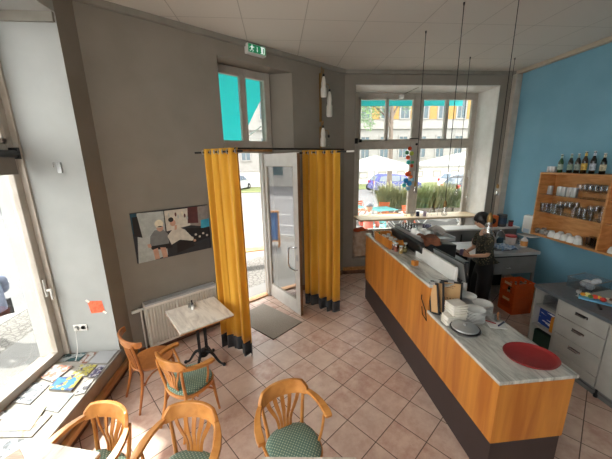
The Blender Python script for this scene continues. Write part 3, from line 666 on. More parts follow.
# ================================================================ CHAIRS
def arc(cx, cy, r, a0, a1, n, z0=0, z1=0, ry=None):
    ry = ry or r
    return [(cx+r*math.cos(math.radians(a0+(a1-a0)*i/n)), cy+ry*math.sin(math.radians(a0+(a1-a0)*i/n)), z0+(z1-z0)*i/n) for i in range(n+1)]
def captain_chair(label, loc, rz, group=None):
    t = thing('captains_chair', label, 'chair', loc, rz, group); W = M['beech']
    # seat and frame
    def seatprof(r, ry, front):  # slightly squared round seat outline
        P = []
        for k in range(36):
            a = 2*PI*k/36; c, s = math.cos(a), math.sin(a); e = .82
            P.append((math.copysign(abs(c)**e, c)*r, math.copysign(abs(s)**e, s)*ry-(.0)))
        return P
    P = seatprof(.25, .235, 0); n = 36
    mb = MB(); rings = [(1.0, .405), (1.0, .435), (.9, .438)]
    vs = []
    for k, z in rings: vs += [(x*k, y*k, z) for x, y in P]
    mb.add(vs, [(i*n+j, i*n+(j+1) % n, (i+1)*n+(j+1) % n, (i+1)*n+j) for i in range(2) for j in range(n)]+[tuple(range(n))[::-1], tuple(range(2*n, 3*n))])
    mb.build('seat_frame', W, t, bevel=.003)
    vs = []; R = [(.93, .436), (.95, .450), (.90, .466), (.75, .476), (.5, .482), (.2, .484)]
    for k, z in R: vs += [(x*k, y*k, z) for x, y in P]
    MB().add(vs, [(i*n+j, i*n+(j+1) % n, (i+1)*n+(j+1) % n, (i+1)*n+j) for i in range(len(R)-1) for j in range(n)]+[tuple(range(n))[::-1], tuple(range((len(R)-1)*n, len(R)*n))]).build('seat_cushion', M['uphol'], t, ang=60)
    # legs
    for sx in (-1, 1):
        MB().tube([(sx*.165, -.165, .42), (sx*.175, -.18, .25), (sx*.195, -.205, 0)], [.019, .017, .013], 10).build('leg', W, t)
        MB().tube([(sx*.20, .30, 0), (sx*.175, .22, .25), (sx*.165, .185, .43), (sx*.19, .215, .62), (sx*.205, .225, .745)], [.013, .017, .018, .016, .015], 10).build('leg', W, t)
        # bent arm support from the seat side up to the arm
        MB().tube(bz((sx*.205, -.03, .40), (sx*.25, -.10, .55), (sx*.30, .0, .68), (sx*.290, -.05, .712), 10), .012, 8).build('arm_support', W, t)
    for a, b_ in (((-.175, -.18, .22), (.175, -.18, .22)), ((-.175, .22, .22), (.175, .22, .22))): pass
    MB().tube(bz((-.18, -.17, .30), (-.1, -.13, .405), (.1, -.13, .405), (.18, -.17, .30), 10), .009).build('brace', W, t)
    for sx in (-1, 1): MB().tube(bz((sx*.18, -.16, .28), (sx*.16, -.05, .41), (sx*.16, .08, .41), (sx*.17, .20, .28), 10), .009).build('brace', W, t)
    # arm rail : bent U with broad flat hand rests
    for sx in (-1, 1):
        pts = [(sx*.300, -.105, .708), (sx*.302, -.06, .713), (sx*.298, .01, .722), (sx*.280, .085, .735), (sx*.250, .15, .745), (sx*.212, .205, .752)]
        MB().sweep(pts, [.058, .068, .064, .054, .046, .040], [.028, .028, .028, .028, .030, .032]).build('armrest', W, t, bevel=.003)
    # crest rail: tall curved board
    N = 16; vs = []
    for i in range(N+1):
        a = math.radians(152-124*i/N); u = abs(i/N-.5)*2
        x, y = .245*math.cos(a), .095+.165*math.sin(a)
        nx, ny = math.cos(a), math.sin(a); top = .845-.055*max(0, u-.78)/.22-.012*u*u; bot = .728
        for k, (o, z) in enumerate(((-.013, bot), (.013, bot), (.036, top), (.006, top))): vs.append((x+nx*o, y+ny*o, z))
    mb = MB().add(vs, [(i*4+k, i*4+(k+1) % 4, (i+1)*4+(k+1) % 4, (i+1)*4+k) for i in range(N) for k in range(4)]+[(3, 2, 1, 0), tuple(N*4+k for k in range(4))])
    mb.build('crest_rail', W, t, bevel=.005, ang=50)
    # fan of five flat splats
    for k in range(5):
        u = (k-2)/2; xb_, xt = u*.055, u*.155; yb, yt = .190, .095+.165*math.sqrt(max(0, 1-(xt/.255)**2))
        p = [(xb_, yb, .44), (xb_*1.1, yb+.015, .52), (xb_+(xt-xb_)*.45, yb+.02, .62), (xt, yt, .745)]
        q = [p[0], p[1], (xb_+(xt-xb_)*.2, yb+.02, .57), p[2], (xb_+(xt-xb_)*.78, (yb+.02+yt)/2, .68), p[3]]
        MB().sweep(q, [.026, .026, .028, .034, .038, .040], .009, up=(u*.3, -1, .15)).build('splat', W, t)
    return t
def rz_of(fx, fy): return math.atan2(fx, -fy)
E_ = captain_chair("captain's chair with dotted green seat, rightmost of the three along the bottom edge", (.035, 1.76, 0), rz_of(.33, -.95)); E_.scale = (.87, .90, 1.0)
for lab, loc, f in (
  ("captain's chair with green seat, middle one of the three along the bottom edge", (-.735, 1.625, 0), (-.17, -.98)),
  ("captain's chair nearest the magazine sill, leftmost of the three along the bottom edge", (-1.385, 1.70, 0), (-.36, -.93)),
  ("beech captain's chair with green seat drawn up to the small marble table by the radiator", (-.97, 2.60, 0), (.57, .82))):
    copy_tree(E_, loc, rz_of(*f), lab)
def bentwood_chair(label, loc, rz):
    t = thing('bentwood_chair', label, 'chair', loc, rz); W = M['beech_dark']
    MB().lathe([(.16, .425), (.205, .43), (.212, .442), (.205, .456), (.17, .452), (.0001, .446)], (0, 0, 0), 36, None, 1, 1.02).build('seat', W, t)
    for sx in (-1, 1):
        MB().tube([(sx*.15, -.15, .43), (sx*.16, -.165, .25), (sx*.185, -.195, 0)], [.018, .016, .012], 10).build('leg', W, t)
        MB().tube([(sx*.19, .27, 0), (sx*.165, .20, .25), (sx*.155, .175, .43), (sx*.165, .20, .62), (sx*.185, .235, .80)], [.012, .016, .017, .015, .014], 10).build('leg', W, t)
        MB().tube(bz((sx*.16, .17, .28), (sx*.155, .10, .42), (sx*.155, -.06, .42), (sx*.165, -.15, .28), 10), .009).build('brace', W, t)
    MB().tube(bz((-.165, -.155, .28), (-.1, -.12, .42), (.1, -.12, .42), (.165, -.155, .28), 10), .009).build('brace', W, t)
    N = 14; vs = []
    for i in range(N+1):
        a = math.radians(168-156*i/N); u = abs(i/N-.5)*2; x, y = .235*math.cos(a), .12+.14*math.sin(a); nx, ny = math.cos(a), math.sin(a)
        hgt = .048*(1-.35*u*u)
        for o, z in ((-.011, .80-hgt), (.011, .80-hgt), (.018, .80+hgt*.8), (-.004, .80+hgt*.8)): vs.append((x+nx*o, y+ny*o, z))
    MB().add(vs, [(i*4+k, i*4+(k+1) % 4, (i+1)*4+(k+1) % 4, (i+1)*4+k) for i in range(N) for k in range(4)]+[(3, 2, 1, 0), tuple(N*4+k for k in range(4))]).build('crest_rail', W, t, bevel=.005, ang=50)
    for u in (-1, -.33, .33, 1): MB().tube([(u*.08, .185, .445), (u*.095, .205, .6), (u*.115, .245, .77)], .008, 8).build('spindle', W, t)
    return t
bentwood_chair('darker bentwood chair with bare round wooden seat between the window niche and the radiator', (-1.49, 2.99, 0), rz_of(.72, .70))

# ================================================================ TABLES
def bistro_table(label, c, rz, top=.60, cast=True, z=.75):
    t = thing('bistro_table', label, 'table', (c[0], c[1], 0), rz)
    h = top/2
    MB().box(-h, h, -h, h, z-.022, z).build('tabletop', M['marble_pale'], t, bevel=.004)
    mb = MB().box(-h+.002, h-.002, -h+.002, h-.002, z-.034, z-.0225); mb.box(-.14, .14, -.02, .02, z-.05, z-.03); mb.box(-.02, .02, -.14, .14, z-.05, z-.03)
    mb.build('underframe', M['beech'], t)
    for x, y in ((-.045, -.03), (.045, -.03), (-.045, .03), (.045, .03)): MB().tube([(x, y, .16), (x, y, z-.045)], .011, 8).build('column', M['castiron'], t)
    for k in range(4):
        a = PI/4+k*PI/2; ca, sa = math.cos(a), math.sin(a)
        pts = bz((ca*.04, sa*.04, .20), (ca*.14, sa*.14, .24), (ca*.17, sa*.17, .02), (ca*.25, sa*.25, .03), 9)
        mb = MB().tube(pts, [.022-.001*i for i in range(10)], 8); mb.ball((ca*.262, sa*.262, .022), .024, 10); mb.build('foot', M['castiron'], t)
    mb = MB().lathe([(.05, .14), (.06, .17), (.045, .22), (.02, .24)], (0, 0, 0), 14); mb.build('hub', M['castiron'], t)
    return t
a_ = math.radians(33.5)
bistro_table('small square marble bistro table with cast-iron base in front of the radiator', (-1.05, 3.385), a_, .64)
bistro_table('pale marble table corner at the bottom-left of the picture beside the magazine sill', (-1.60, 1.415), math.radians(-15.7), .60)
bistro_table('marble table edge at the bottom centre in front of the rightmost armchair', (.09, 1.14), math.radians(-6.8), .60)
# things on the radiator table
t = thing('glass_holder', 'square clear glass holder with a small dark bottle on the table by the radiator', 'holder', (-1.18, 3.56, .75), .3)
MB().box(-.05, .05, -.035, .035, 0, .008).box(-.05, -.045, -.035, .035, .008, .07).box(.045, .05, -.035, .035, .008, .07).box(-.045, .045, .03, .035, .008, .07).box(-.045, .045, -.035, -.03, .008, .07).build('glass_body', M['thin_glass'], t)
MB().lathe([(.017, .009), (.017, .05), (.008, .06), (.008, .075), (.011, .076), (.011, .09), (0.001, .09)], (0, 0, 0), 14).build('small_bottle', M['black_plastic'], t)
t = thing('salt_shaker', 'small white salt shaker standing right in front of the glass holder', 'shaker', (-1.15, 3.49, .75))
MB().lathe([(.019, 0), (.021, .01), (.017, .045)], (0, 0, 0), 14).build('body', M['plate'], t); MB().lathe([(.0175, .045), (.016, .055), (.001, .06)], (0, 0, 0), 14).build('cap', M['steel'], t)
# board on the bottom-left table
t = MB().quadprism([(-1.775, 1.70), (-1.66, 1.60), (-1.70, 1.42), (-1.90, 1.52)], .751, .765).build('wooden_board', wood('weathered_board', srgb(150, 128, 112), srgb(112, 92, 80), 5, (2, 12, 2), .7), bevel=.002)
tag(t, 'weathered wooden board lying on the bottom-left marble table', 'board')

# ================================================================ PRINTED MATTER ON THE SILL
S_ = srgb
mags = [
 ('magazine', 'magazine with a dark teal and white cover in the far window-side corner of the sill', [(-2.62, 3.18), (-2.66, 3.31), (-2.40, 3.32), (-2.40, 3.16)], .346, .353, S_(206, 214, 214), [S_(40, 110, 116), S_(30, 44, 48)], 12, 'magazine'),
 ('leaflet', 'narrow white leaflet lying under the socket cable', [(-2.38, 3.13), (-2.37, 3.32), (-2.29, 3.31), (-2.29, 3.11)], .346, .350, S_(236, 234, 232), [S_(196, 120, 90)], 20, 'leaflet'),
 ('folder', 'plain pale grey folder at the far room-side corner of the sill', [(-2.26, 3.10), (-2.26, 3.32), (-2.04, 3.31), (-2.04, 3.08)], .346, .356, S_(216, 218, 222), [S_(200, 202, 208)], 3, 'folder'),
 ('newspaper', 'folded newspaper with an orange and white front beside the window frame', [(-2.64, 2.92), (-2.64, 3.12), (-2.40, 3.07), (-2.45, 2.83)], .346, .362, S_(240, 232, 226), [S_(236, 142, 104), S_(150, 150, 150)], 16, 'newspaper'),
 ('magazine', 'magazine with a bright yellow cover', [(-2.33, 2.92), (-2.33, 3.09), (-2.14, 3.07), (-2.15, 2.88)], .346, .355, S_(226, 214, 96), [S_(242, 240, 214), S_(120, 100, 140)], 18, 'magazine'),
 ('magazine', 'white magazine with purple pictures on the room-side edge, next to the yellow one', [(-2.125, 2.87), (-2.125, 3.06), (-2.03, 3.05), (-2.03, 2.85)], .346, .354, S_(226, 224, 232), [S_(110, 96, 150), S_(70, 70, 90)], 20, 'magazine'),
 ('magazine', 'thick magazine with a saturated blue and cyan cover in the middle of the sill', [(-2.41, 2.72), (-2.43, 2.88), (-2.18, 2.88), (-2.16, 2.67)], .346, .372, S_(28, 150, 206), [S_(24, 76, 160), S_(232, 206, 80)], 10, 'magazine'),
 ('newspaper', 'grey and white picture newspaper against the window, left of the blue magazine', [(-2.65, 2.60), (-2.65, 2.86), (-2.46, 2.80), (-2.46, 2.55)], .346, .356, S_(222, 224, 228), [S_(160, 168, 178), S_(110, 118, 130)], 13, 'newspaper'),
 ('magazine', 'magazine with a pale blue map-like cover below the blue magazine', [(-2.43, 2.52), (-2.41, 2.68), (-2.12, 2.65), (-2.12, 2.42)], .346, .354, S_(222, 230, 232), [S_(170, 190, 200), S_(206, 200, 180)], 12, 'magazine'),
 ('booklet', 'slim white booklet with a dark spine at the very edge of the sill', [(-2.10, 2.62), (-2.12, 2.82), (-2.04, 2.84), (-2.02, 2.64)], .346, .356, S_(236, 234, 230), [S_(90, 90, 100)], 20, 'booklet'),
 ('magazine', 'open magazine under the cream sheet, poking out towards the room', [(-2.49, 2.21), (-2.50, 2.36), (-2.15, 2.40), (-2.16, 2.18)], .346, .356, S_(228, 214, 190), [S_(170, 176, 184), S_(196, 170, 130)], 10, 'magazine'),
 ('paper_sheet', 'large cream printed sheet lying askew on the other papers', [(-2.53, 2.27), (-2.60, 2.50), (-2.27, 2.50), (-2.22, 2.24)], .358, .361, S_(238, 220, 180), [S_(176, 186, 190), S_(226, 206, 168)], 9, 'paper'),
 ('brochure', 'blue-grey brochure half under the bottom-left table corner', [(-2.40, 1.98), (-2.44, 2.19), (-2.15, 2.16), (-2.13, 1.96)], .346, .354, S_(206, 214, 222), [S_(130, 146, 160), S_(70, 80, 90)], 11, 'brochure'),
 ('leaflet', 'white leaflet with a dark edge by the left border of the picture', [(-2.66, 2.28), (-2.66, 2.50), (-2.56, 2.50), (-2.55, 2.28)], .346, .352, S_(240, 240, 240), [S_(60, 60, 66)], 8, 'leaflet'),
]
spine = mat('page_edges', S_(146, 142, 136), .8)
for i, (nm, lab, q, z0, z1, base, inks, scl, cat) in enumerate(mags):
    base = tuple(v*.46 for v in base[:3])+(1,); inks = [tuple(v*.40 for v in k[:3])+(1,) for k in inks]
    c = Vector((sum(p[0] for p in q)/4, sum(p[1] for p in q)/4)); ql = [(p[0]-c.x, p[1]-c.y) for p in q]
    t = thing(nm, lab, cat, (c.x, c.y, z0), 0, 'printed matter on the window sill')
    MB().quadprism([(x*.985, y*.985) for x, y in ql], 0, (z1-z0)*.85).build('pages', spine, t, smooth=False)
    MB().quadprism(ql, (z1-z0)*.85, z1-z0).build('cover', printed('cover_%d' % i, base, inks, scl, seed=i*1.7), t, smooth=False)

# ================================================================ SERVING COUNTER
CX0, CX1, CY0, CYS, CY1 = 1.568, 2.20, 1.643, 2.70, 4.97
bc = thing('bar_counter', 'long serving counter with orange-brown wood front, marble top and black plinth', 'counter', (CX0, CY0, 0))
def L(b_): return (b_[0]-CX0, b_[1]-CX0, b_[2]-CY0, b_[3]-CY0, b_[4], b_[5])
MB().box(*L((CX0, CX1-.02, CY0+.012, CY1, .40, .945))).box(*L((CX0, CX0+.30, CYS, CY1, .94, 1.235))).build('body', M['counterwood'], bc, smooth=False)
MB().box(*L((CX0+.012, CX1-.03, CY0+.02, CY1-.01, 0, .40))).build('plinth', M['kick'], bc, smooth=False)
MB().box(*L((CX0-.012, CX1, CY0, CYS, .945, .975))).build('low_marble_top', M['marble'], bc, bevel=.004)
MB().box(*L((CX0-.012, CX0+.34, CYS-.01, CY1, 1.238, 1.27))).build('high_marble_top', M['marble'], bc, bevel=.004)
MB().box(*L((CX0+.36, CX1+.05, CYS+.02, CY1, .93, .96))).build('service_worktop', M['steel'], bc, bevel=.003)
MB().box(*L((CX0+.28, CX0+.31, CYS+.02, 3.62, 1.27, 1.44))).build('splash_panel', M['white_paint'], bc, bevel=.003)
mb = MB(); mb.tube([(-.02, CYS-CY0+.10, .97), (-.03, CYS-CY0+.06, .90), (-.02, CYS-CY0-.02, .86), (-.02, CYS-CY0+.02, .96), (-.03, CYS-CY0+.1, 1.06), (-.02, CYS-CY0+.12, 1.1)], .005)
mb.build('wire_loop', M['black_metal'], bc)

# tray
t = thing('oval_tray', 'large oval dark-red serving tray on the near end of the marble counter', 'tray', (2.005, 1.87, .976), math.radians(-12))
def oval(pr, sx, sy): return MB().lathe(pr, (0, 0, 0), 48, None, sx, sy)
oval([(.001, .004), (.165, .004), (.185, .012), (.195, .024), (.199, .024), (.190, .008), (.168, 0), (.001, 0)], 1, .86).build('tray_body', M['red'], t, bevel=.001)
# plates
def plate_mb(r=.100, z=0): return MB().lathe([(.001, z+.005), (r*.6, z+.005), (r*.68, z+.008), (r*.97, z+.0165), (r, z+.0165), (r*1.0, z+.0125), (r*.66, z+.003), (r*.6, z), (.001, z)], (0, 0, 0), 32)
pbase = None
for c, n, h, lab in (((1.919, 2.455), 8, .0155, 'near stack of white plates'), ((2.03, 2.75), 8, .0155, 'back stack of white plates'), ((2.10, 2.585), 7, .0155, 'right stack of white plates')):
    for k in range(n):
        pos = ('top plate of the ' if k == n-1 else 'bottom plate of the ' if k == 0 else 'plate %d from the bottom, ' % (k+1))+lab
        loc = (c[0]+random.uniform(-.003, .003), c[1]+random.uniform(-.003, .003), .9755+k*h)
        if pbase is None:
            pbase = plate_mb().build('plate', M['plate']); pbase.location = loc; tag(pbase, pos, 'plate', 'stacked plates on the counter')
        else: copy_tree(pbase, loc, 0, pos)
# napkins: folded serviettes in a block
nb = None
for j, (x, y, k0) in enumerate(((1.63, 2.43, 7), (1.725, 2.465, 15))):
    for k in range(k0):
        lab = 'folded white napkin, %s of the %s napkin stack' % ('topmost' if k == k0-1 else 'bottom one' if k == 0 else 'layer %d from below' % (k+1), 'taller rear' if j else 'lower front')
        loc = (x+random.uniform(-.006, .006), y+random.uniform(-.006, .006), .976+k*.0135)
        if nb is None:
            mb = MB().box(-.075, .075, -.065, .065, 0, .0125); nb = mb.build('napkin', M['napkin'], bevel=.005); nb.location = loc; tag(nb, lab, 'napkin', 'folded napkins on the counter')
        else: q = copy_tree(nb, loc, random.uniform(-.1, .1), lab)
        if not j: (nb if k == 0 else q).scale = (.6, .8, 1)
        elif k >= 0: q.scale = (1.05, 1.1, 1)
# steel dish with lid
t = thing('steel_lidded_dish', 'round steel dish with a dark-rimmed lid in front of the plates', 'dish', (1.70, 2.27, .976)); t.scale = (1.25, 1.25, 1.1)
MB().lathe([(.06, 0), (.09, .012), (.105, .03), (.109, .032), (.10, .03), (.085, .016), (.001, .012)], (0, 0, 0), 32).build('dish', M['steel'], t)
MB().lathe([(.098, .031), (.104, .034), (.103, .042), (.096, .044)], (0, 0, 0), 32).build('rim', M['black_plastic'], t)
MB().lathe([(.097, .040), (.09, .052), (.05, .064), (.001, .067)], (0, 0, 0), 32).lathe([(.012, .064), (.014, .078), (.001, .082)], (0, 0, 0), 14).build('lid', M['steel'], t)
t = thing('steel_clip', 'small steel clip stand beside the lidded dish', 'clip', (1.63, 2.40, .976))
MB().tube([(0, 0, 0), (.01, .0, .05), (.03, .02, .02), (.04, -.02, .05), (.02, -.03, 0)], .004).build('wire', M['steel'], t)
# payment slip, pen, small glass
t = MB().box(-.075, .075, -.055, .055, 0, .006).build('receipt_plate', M['paper'], bevel=.002); t.location = (2.07, 2.33, .976); t.rotation_euler = (0, 0, -.3); tag(t, 'white slip tray with papers at the back edge of the counter', 'tray')
t = thing('marker_pen', 'dark blue marker pen lying on the white slip tray', 'pen', (2.12, 2.33, .991), .5)
MB().tube([(-.06, 0, 0), (.055, 0, 0)], .0085, 10).build('barrel', mat('navy', S_(30, 34, 70), .4), t); MB().tube([(.055, 0, 0), (.062, 0, 0), (.075, 0, 0)], [.0085, .005, .003], 10).build('tip', M['steel'], t)
t = MB().tube([(-.05, 0, 0), (.05, 0, 0)], .006, 8).build('red_pen', M['red']); t.location = (2.04, 2.38, .989); t.rotation_euler = (0, 0, -.8); tag(t, 'red ballpoint pen across the white slip tray', 'pen')
t = thing('drinking_glass', 'small glass with red-brown sugar sticks beside the right plate stack', 'glass', (2.14, 2.41, .976))
MB().lathe([(.024, 0), (.03, .07), (.028, .07), (.022, .006), (.001, .006)], (0, 0, 0), 18).build('glass_body', M['thin_glass'], t); MB().tube([(0, 0, .01), (.01, .01, .09)], .006).tube([(.01, -.01, .01), (-.01, .0, .085)], .005).build('sticks', M['beech_dark'], t)
# menus: clipboards
kraft = mat('kraft_paper', S_(196, 158, 112), .85, S_(186, 146, 100), 6)
ink = mat('menu_ink', S_(70, 52, 40), .8)
def menu(lab, foot, head, w, normal_hint, blank=False, faceflip=1):
    """board from foot-point to head-point (centre line), width along given direction"""
    f, h = Vector(foot), Vector(head); up = (h-f); H = up.length; up.normalize(); wd = Vector(w).normalized(); nrm = wd.cross(up).normalized(); wd = up.cross(nrm).normalized()
    t = thing('menu_clipboard', lab, 'menu', (0, 0, 0), 0, 'menus leaning at the counter step')
    t.matrix_world = Matrix(((wd.x, nrm.x, up.x, f.x), (wd.y, nrm.y, up.y, f.y), (wd.z, nrm.z, up.z, f.z), (0, 0, 0, 1)))
    hw = Vector(w).length/2
    mb = MB()
    for a in ((-hw, hw, 0, .020), (-hw, hw, H-.020, H), (-hw, -hw+.020, .020, H-.020), (hw-.020, hw, .020, H-.020)): mb.box(a[0], a[1], -.006, .006, a[2], a[3])
    mb.build('frame', M['black_plastic'], t, bevel=.002)
    MB().box(-hw+.012, hw-.012, -.003, .003, .012, H-.012).build('kraft_sheet', kraft, t, smooth=False)
    MB().box(-.03, .03, -.014, .012, H-.02, H+.012).build('clip', M['steel'], t, bevel=.003)
    if not blank:
        for sd in (-1, 1):
            mb = MB()
            def st(x0, x1, z, th=.0035): mb.box(x0*hw, x1*hw, sd*.0034-.0004, sd*.0034+.0004, z*H, z*H+th)
            rr = random.Random(4)
            for z, n in ((.84, 3), (.78, 2), (.46, 6), (.36, 1), (.28, 1)):
                if n == 1: st(-.7, .7, z, .002)
                elif n == 6:
                    for k in range(6): st(-.72+.24*k, -.60+.24*k, z+rr.uniform(-.02, .02), .010); st(-.66+.24*k, -.58+.24*k, z-.03, .004)
                    st(-.75, .75, z-.05, .002)
                else:
                    for k in range(n+2): st(-.3+.15*k, -.2+.15*k, z+rr.uniform(-.005, .005), .006)
            mb.build('writing', ink, t, smooth=False)
    return t
menu('brown kraft menu in a black frame, front one of the three, facing the viewer', (1.735, 2.60, .980), (1.80, 2.71, 1.295), (.25, -.04, 0), 0)
menu('second menu board, mostly hidden, turned edgewise behind the front one', (1.625, 2.62, .980), (1.655, 2.72, 1.30), (.06, -.15, 0), 0, True)
menu('leftmost narrow menu board at the counter edge', (1.59, 2.60, .980), (1.60, 2.70, 1.29), (.03, -.13, 0), 0, True)
# small wooden cube
t = thing('wooden_cube', 'small wooden cube with a dark dot on the high marble ledge', 'cube', (1.675, 3.28, 1.27), .25)
MB().box(-.032, .032, -.032, .032, .0005, .062).build('block', M['counterwood'], t, bevel=.004); MB().lathe([(.008, 0), (.008, .001)], (0, 0, .062), 12).build('dot', M['black'], t)
# screen behind the splash panel
t = thing('till_screen', 'slim black till screen seen edge-on behind the white splash panel', 'screen', (1.97, 3.00, .96), math.radians(2))
T = Matrix.Translation((0, 0, .36)) @ Matrix.Rotation(math.radians(-14), 4, 'Y')
MB().box(-.014, .014, -.29, .29, -.06, .17, T).build('screen_body', M['black_plastic'], t, bevel=.004)
MB().box(-.10, .10, -.12, .12, 0, .02).box(-.02, .02, -.03, .03, .02, .30).build('stand', M['black_plastic'], t, bevel=.003)
MB().box(-.017, -.0145, -.285, .285, -.05, .165, T).build('bezel', M['steel'], t)
# spray bottle
t = thing('spray_bottle', 'white spray bottle behind the menus next to the woman', 'bottle', (2.20, 3.05, .961))
MB().lathe([(.036, 0), (.038, .01), (.038, .10), (.034, .13), (.018, .17), (.014, .19), (.014, .20)], (0, 0, 0), 18).build('bottle_body', M['plate'], t)
MB().lathe([(.018, .20), (.018, .225), (.012, .23)], (0, 0, 0), 12).box(-.05, .03, -.012, .012, .225, .26).box(-.052, -.035, -.006, .006, .18, .23).build('trigger_head', M['white_paint'], t, bevel=.004)
# wooden crate box on the high top
t = thing('wooden_box', 'open wooden cutlery box at the far end of the counter ledge', 'box', (1.725, 4.27, 1.27), math.radians(3))
w_, d_, h_ = .125, .30, .13
mb = MB().box(-w_, w_, -d_, d_, 0, .012).box(-w_, -w_+.012, -d_, d_, .012, h_).box(w_-.012, w_, -d_, d_, .012, h_).box(-w_+.012, w_-.012, -d_, -d_+.012, .012, h_).box(-w_+.012, w_-.012, d_-.012, d_, .012, h_).box(-w_+.012, w_-.012, -.006, .006, .012, h_-.03)
mb.build('box_body', M['counterwood'], t, bevel=.002)
spg = 'spoons and sachets standing in the wooden box'
for k in range(9):
    x, y = 1.66+random.uniform(0, .13), 4.05+.05*k
    t = MB().box(-.028, .028, -.010, .010, 0, .10).build('sugar_sachet', [M['paper'], M['napkin'], M['kraftp'] if 'kraftp' in M else M['napkin']][k % 2]); t.location = (x, y, 1.284); t.rotation_euler = (random.uniform(-.15, .15), .1, random.uniform(-.4, .4))
    tag(t, 'white sachet standing in the wooden cutlery box', 'sachet', 'white sachets in the wooden box')
# jars
for k, (x, y, h, c, lab) in enumerate(((1.665, 3.93, .13, S_(120, 60, 40), 'tall jar of red-brown contents with a steel lid, first beside the wooden box'), (1.67, 3.85, .13, S_(150, 70, 46), 'jar of reddish contents with a steel lid, second beside the wooden box'), (1.70, 3.76, .11, S_(190, 160, 100), 'short jar of pale yellow contents nearest the camera'), (1.78, 3.80, .14, S_(170, 150, 90), 'glass jar with straw-coloured contents at the espresso machine foot'))):
    t = thing('jar', lab, 'jar', (x, y, 1.2705))
    MB().lathe([(.030, 0), (.032, .006), (.032, h*.75), (.024, h*.88), (.024, h*.9)], (0, 0, 0), 16).build('jar_glass', M['thin_glass'], t)
    MB().lathe([(.028, .003), (.028, h*.66), (.001, h*.68)], (0, 0, 0), 14).build('contents', mat('jar_fill_%d' % k, c, .7, tuple(v*.6 for v in c[:3])+(1,), 60), t)
    MB().lathe([(.026, h*.88), (.026, h), (.001, h+.004)], (0, 0, 0), 16).build('lid', M['steel'], t)
t = thing('green_bottle', 'small green bottle at the left end of the wooden box', 'bottle', (1.615, 4.42, 1.27))
MB().lathe([(.022, 0), (.024, .01), (.024, .08), (.010, .12), (.010, .15), (.001, .152)], (0, 0, 0), 14).build('bottle_body', mat('green_glassy', S_(70, 130, 70), .15), t)
gb = None
for k, (x, y) in enumerate(((1.62, 4.72), (1.69, 4.64), (1.64, 4.84), (1.72, 4.78), (1.80, 4.70))):
    loc = (x, y, 1.2705)
    if gb is None:
        gb = thing('water_glass', '', 'glass', loc, 0, 'upturned glasses at the far end of the counter'); MB().lathe([(.034, 0), (.028, .11), (.001, .112), (.026, .106), (.031, .003)], (0, 0, 0), 18).build('glass_body', M['thin_glass'], gb); q = gb
    else: q = copy_tree(gb, loc)
    q['label'] = 'clear water glass turned upside down at the far end of the counter ledge'

# espresso machine
t = thing('espresso_machine', 'large black espresso machine with a steel cup tray behind the counter ledge', 'coffee machine', (2.05, 3.93, .96))
mb = MB()
prof = [(-.15, .0), (.27, .0), (.27, .50), (-.22, .54), (-.25, .52), (-.22, .40), (-.13, .36), (-.13, .16), (-.20, .12), (-.20, 0)]
hl = .49
vs = [(x, -hl, z) for x, z in prof]+[(x, hl, z) for x, z in prof]; n = len(prof)
mb.add(vs, [tuple(range(n)), tuple(range(n, 2*n))[::-1]]+[(i, (i+1) % n, n+(i+1) % n, n+i) for i in range(n)])
mb.build('machine_body', M['black_plastic'], t, bevel=.012)
MB().box(-.19, .25, -.45, .45, .545, .56).box(-.20, -.19, -.46, .46, .545, .585).box(.25, .26, -.46, .46, .545, .60).box(-.20, .26, -.46, -.45, .545, .585).box(-.20, .26, .45, .46, .545, .60).build('cup_tray', M['steel'], t, bevel=.002)
MB().box(-.18, -.14, -.40, .40, .41, .47).build('control_panel', M['steel'], t, bevel=.004)
for y in (-.2, .2):
    m2 = MB(); m2.lathe([(.035, 0), (.035, .05)], (-.10, y, .31), 16); m2.tube([(-.10, y, .30), (-.28, y, .29)], [.012, .016], 10); m2.build('portafilter', M['chrome'], t)
MB().tube([(-.10, -.42, .36), (-.16, -.44, .3), (-.18, -.44, .1)], .006).build('steam_wand', M['chrome'], t)
# cups and glasses on the machine
cupm = thing('coffee_cup', '', 'cup', (2.0, 3.62, 1.52), 0, 'white cups on the espresso machine')
MB().lathe([(.045, 0), (.043, .02), (.030, .055), (.020, .062), (.001, .064)], (0, 0, 0), 20).build('cup_body', M['plate'], cupm)
MB().tube(bz((.042, 0, .015), (.075, 0, .015), (.065, 0, .05), (.036, 0, .045), 8), .005).build('handle', M['plate'], cupm)
labs = ['upturned white cup nearest the brown cloth on the espresso machine', 'upturned white cup in the near left corner of the machine tray', 'upturned white cup in the middle row of the machine tray', 'upturned white cup behind the middle of the machine tray']
for k, (x, y) in enumerate(((2.05, 3.70), (1.93, 3.72), (1.93, 3.86), (2.06, 3.84))):
    if k == 0: cupm.location = (x, y, 1.521); cupm['label'] = labs[0]; cupm.scale = (1.3, 1.3, 1.3)
    else: copy_tree(cupm, (x, y, 1.521), k*.9, labs[k])
g2 = None
for k in range(8):
    loc = (1.92+.09*(k % 2), 3.99+.09*(k//2), 1.521)
    if g2 is None:
        g2 = thing('latte_glass', 'clear glass upside down on the far half of the espresso machine', 'glass', loc, 0, 'glasses on the espresso machine'); MB().lathe([(.036, 0), (.030, .09), (.024, .11), (.001, .112), (.022, .106), (.033, .003)], (0, 0, 0), 16).build('glass_body', M['thin_glass'], g2)
    else: copy_tree(g2, loc)
t = tag(MB().box(-.05, .05, -.04, .04, 0, .09).build('patterned_tin', printed('tin_print', S_(120, 120, 150), [S_(50, 50, 70), S_(210, 210, 220)], 40), bevel=.006), 'small dark patterned tin among the glasses on the machine', 'tin'); t.location = (2.22, 4.06, 1.521)
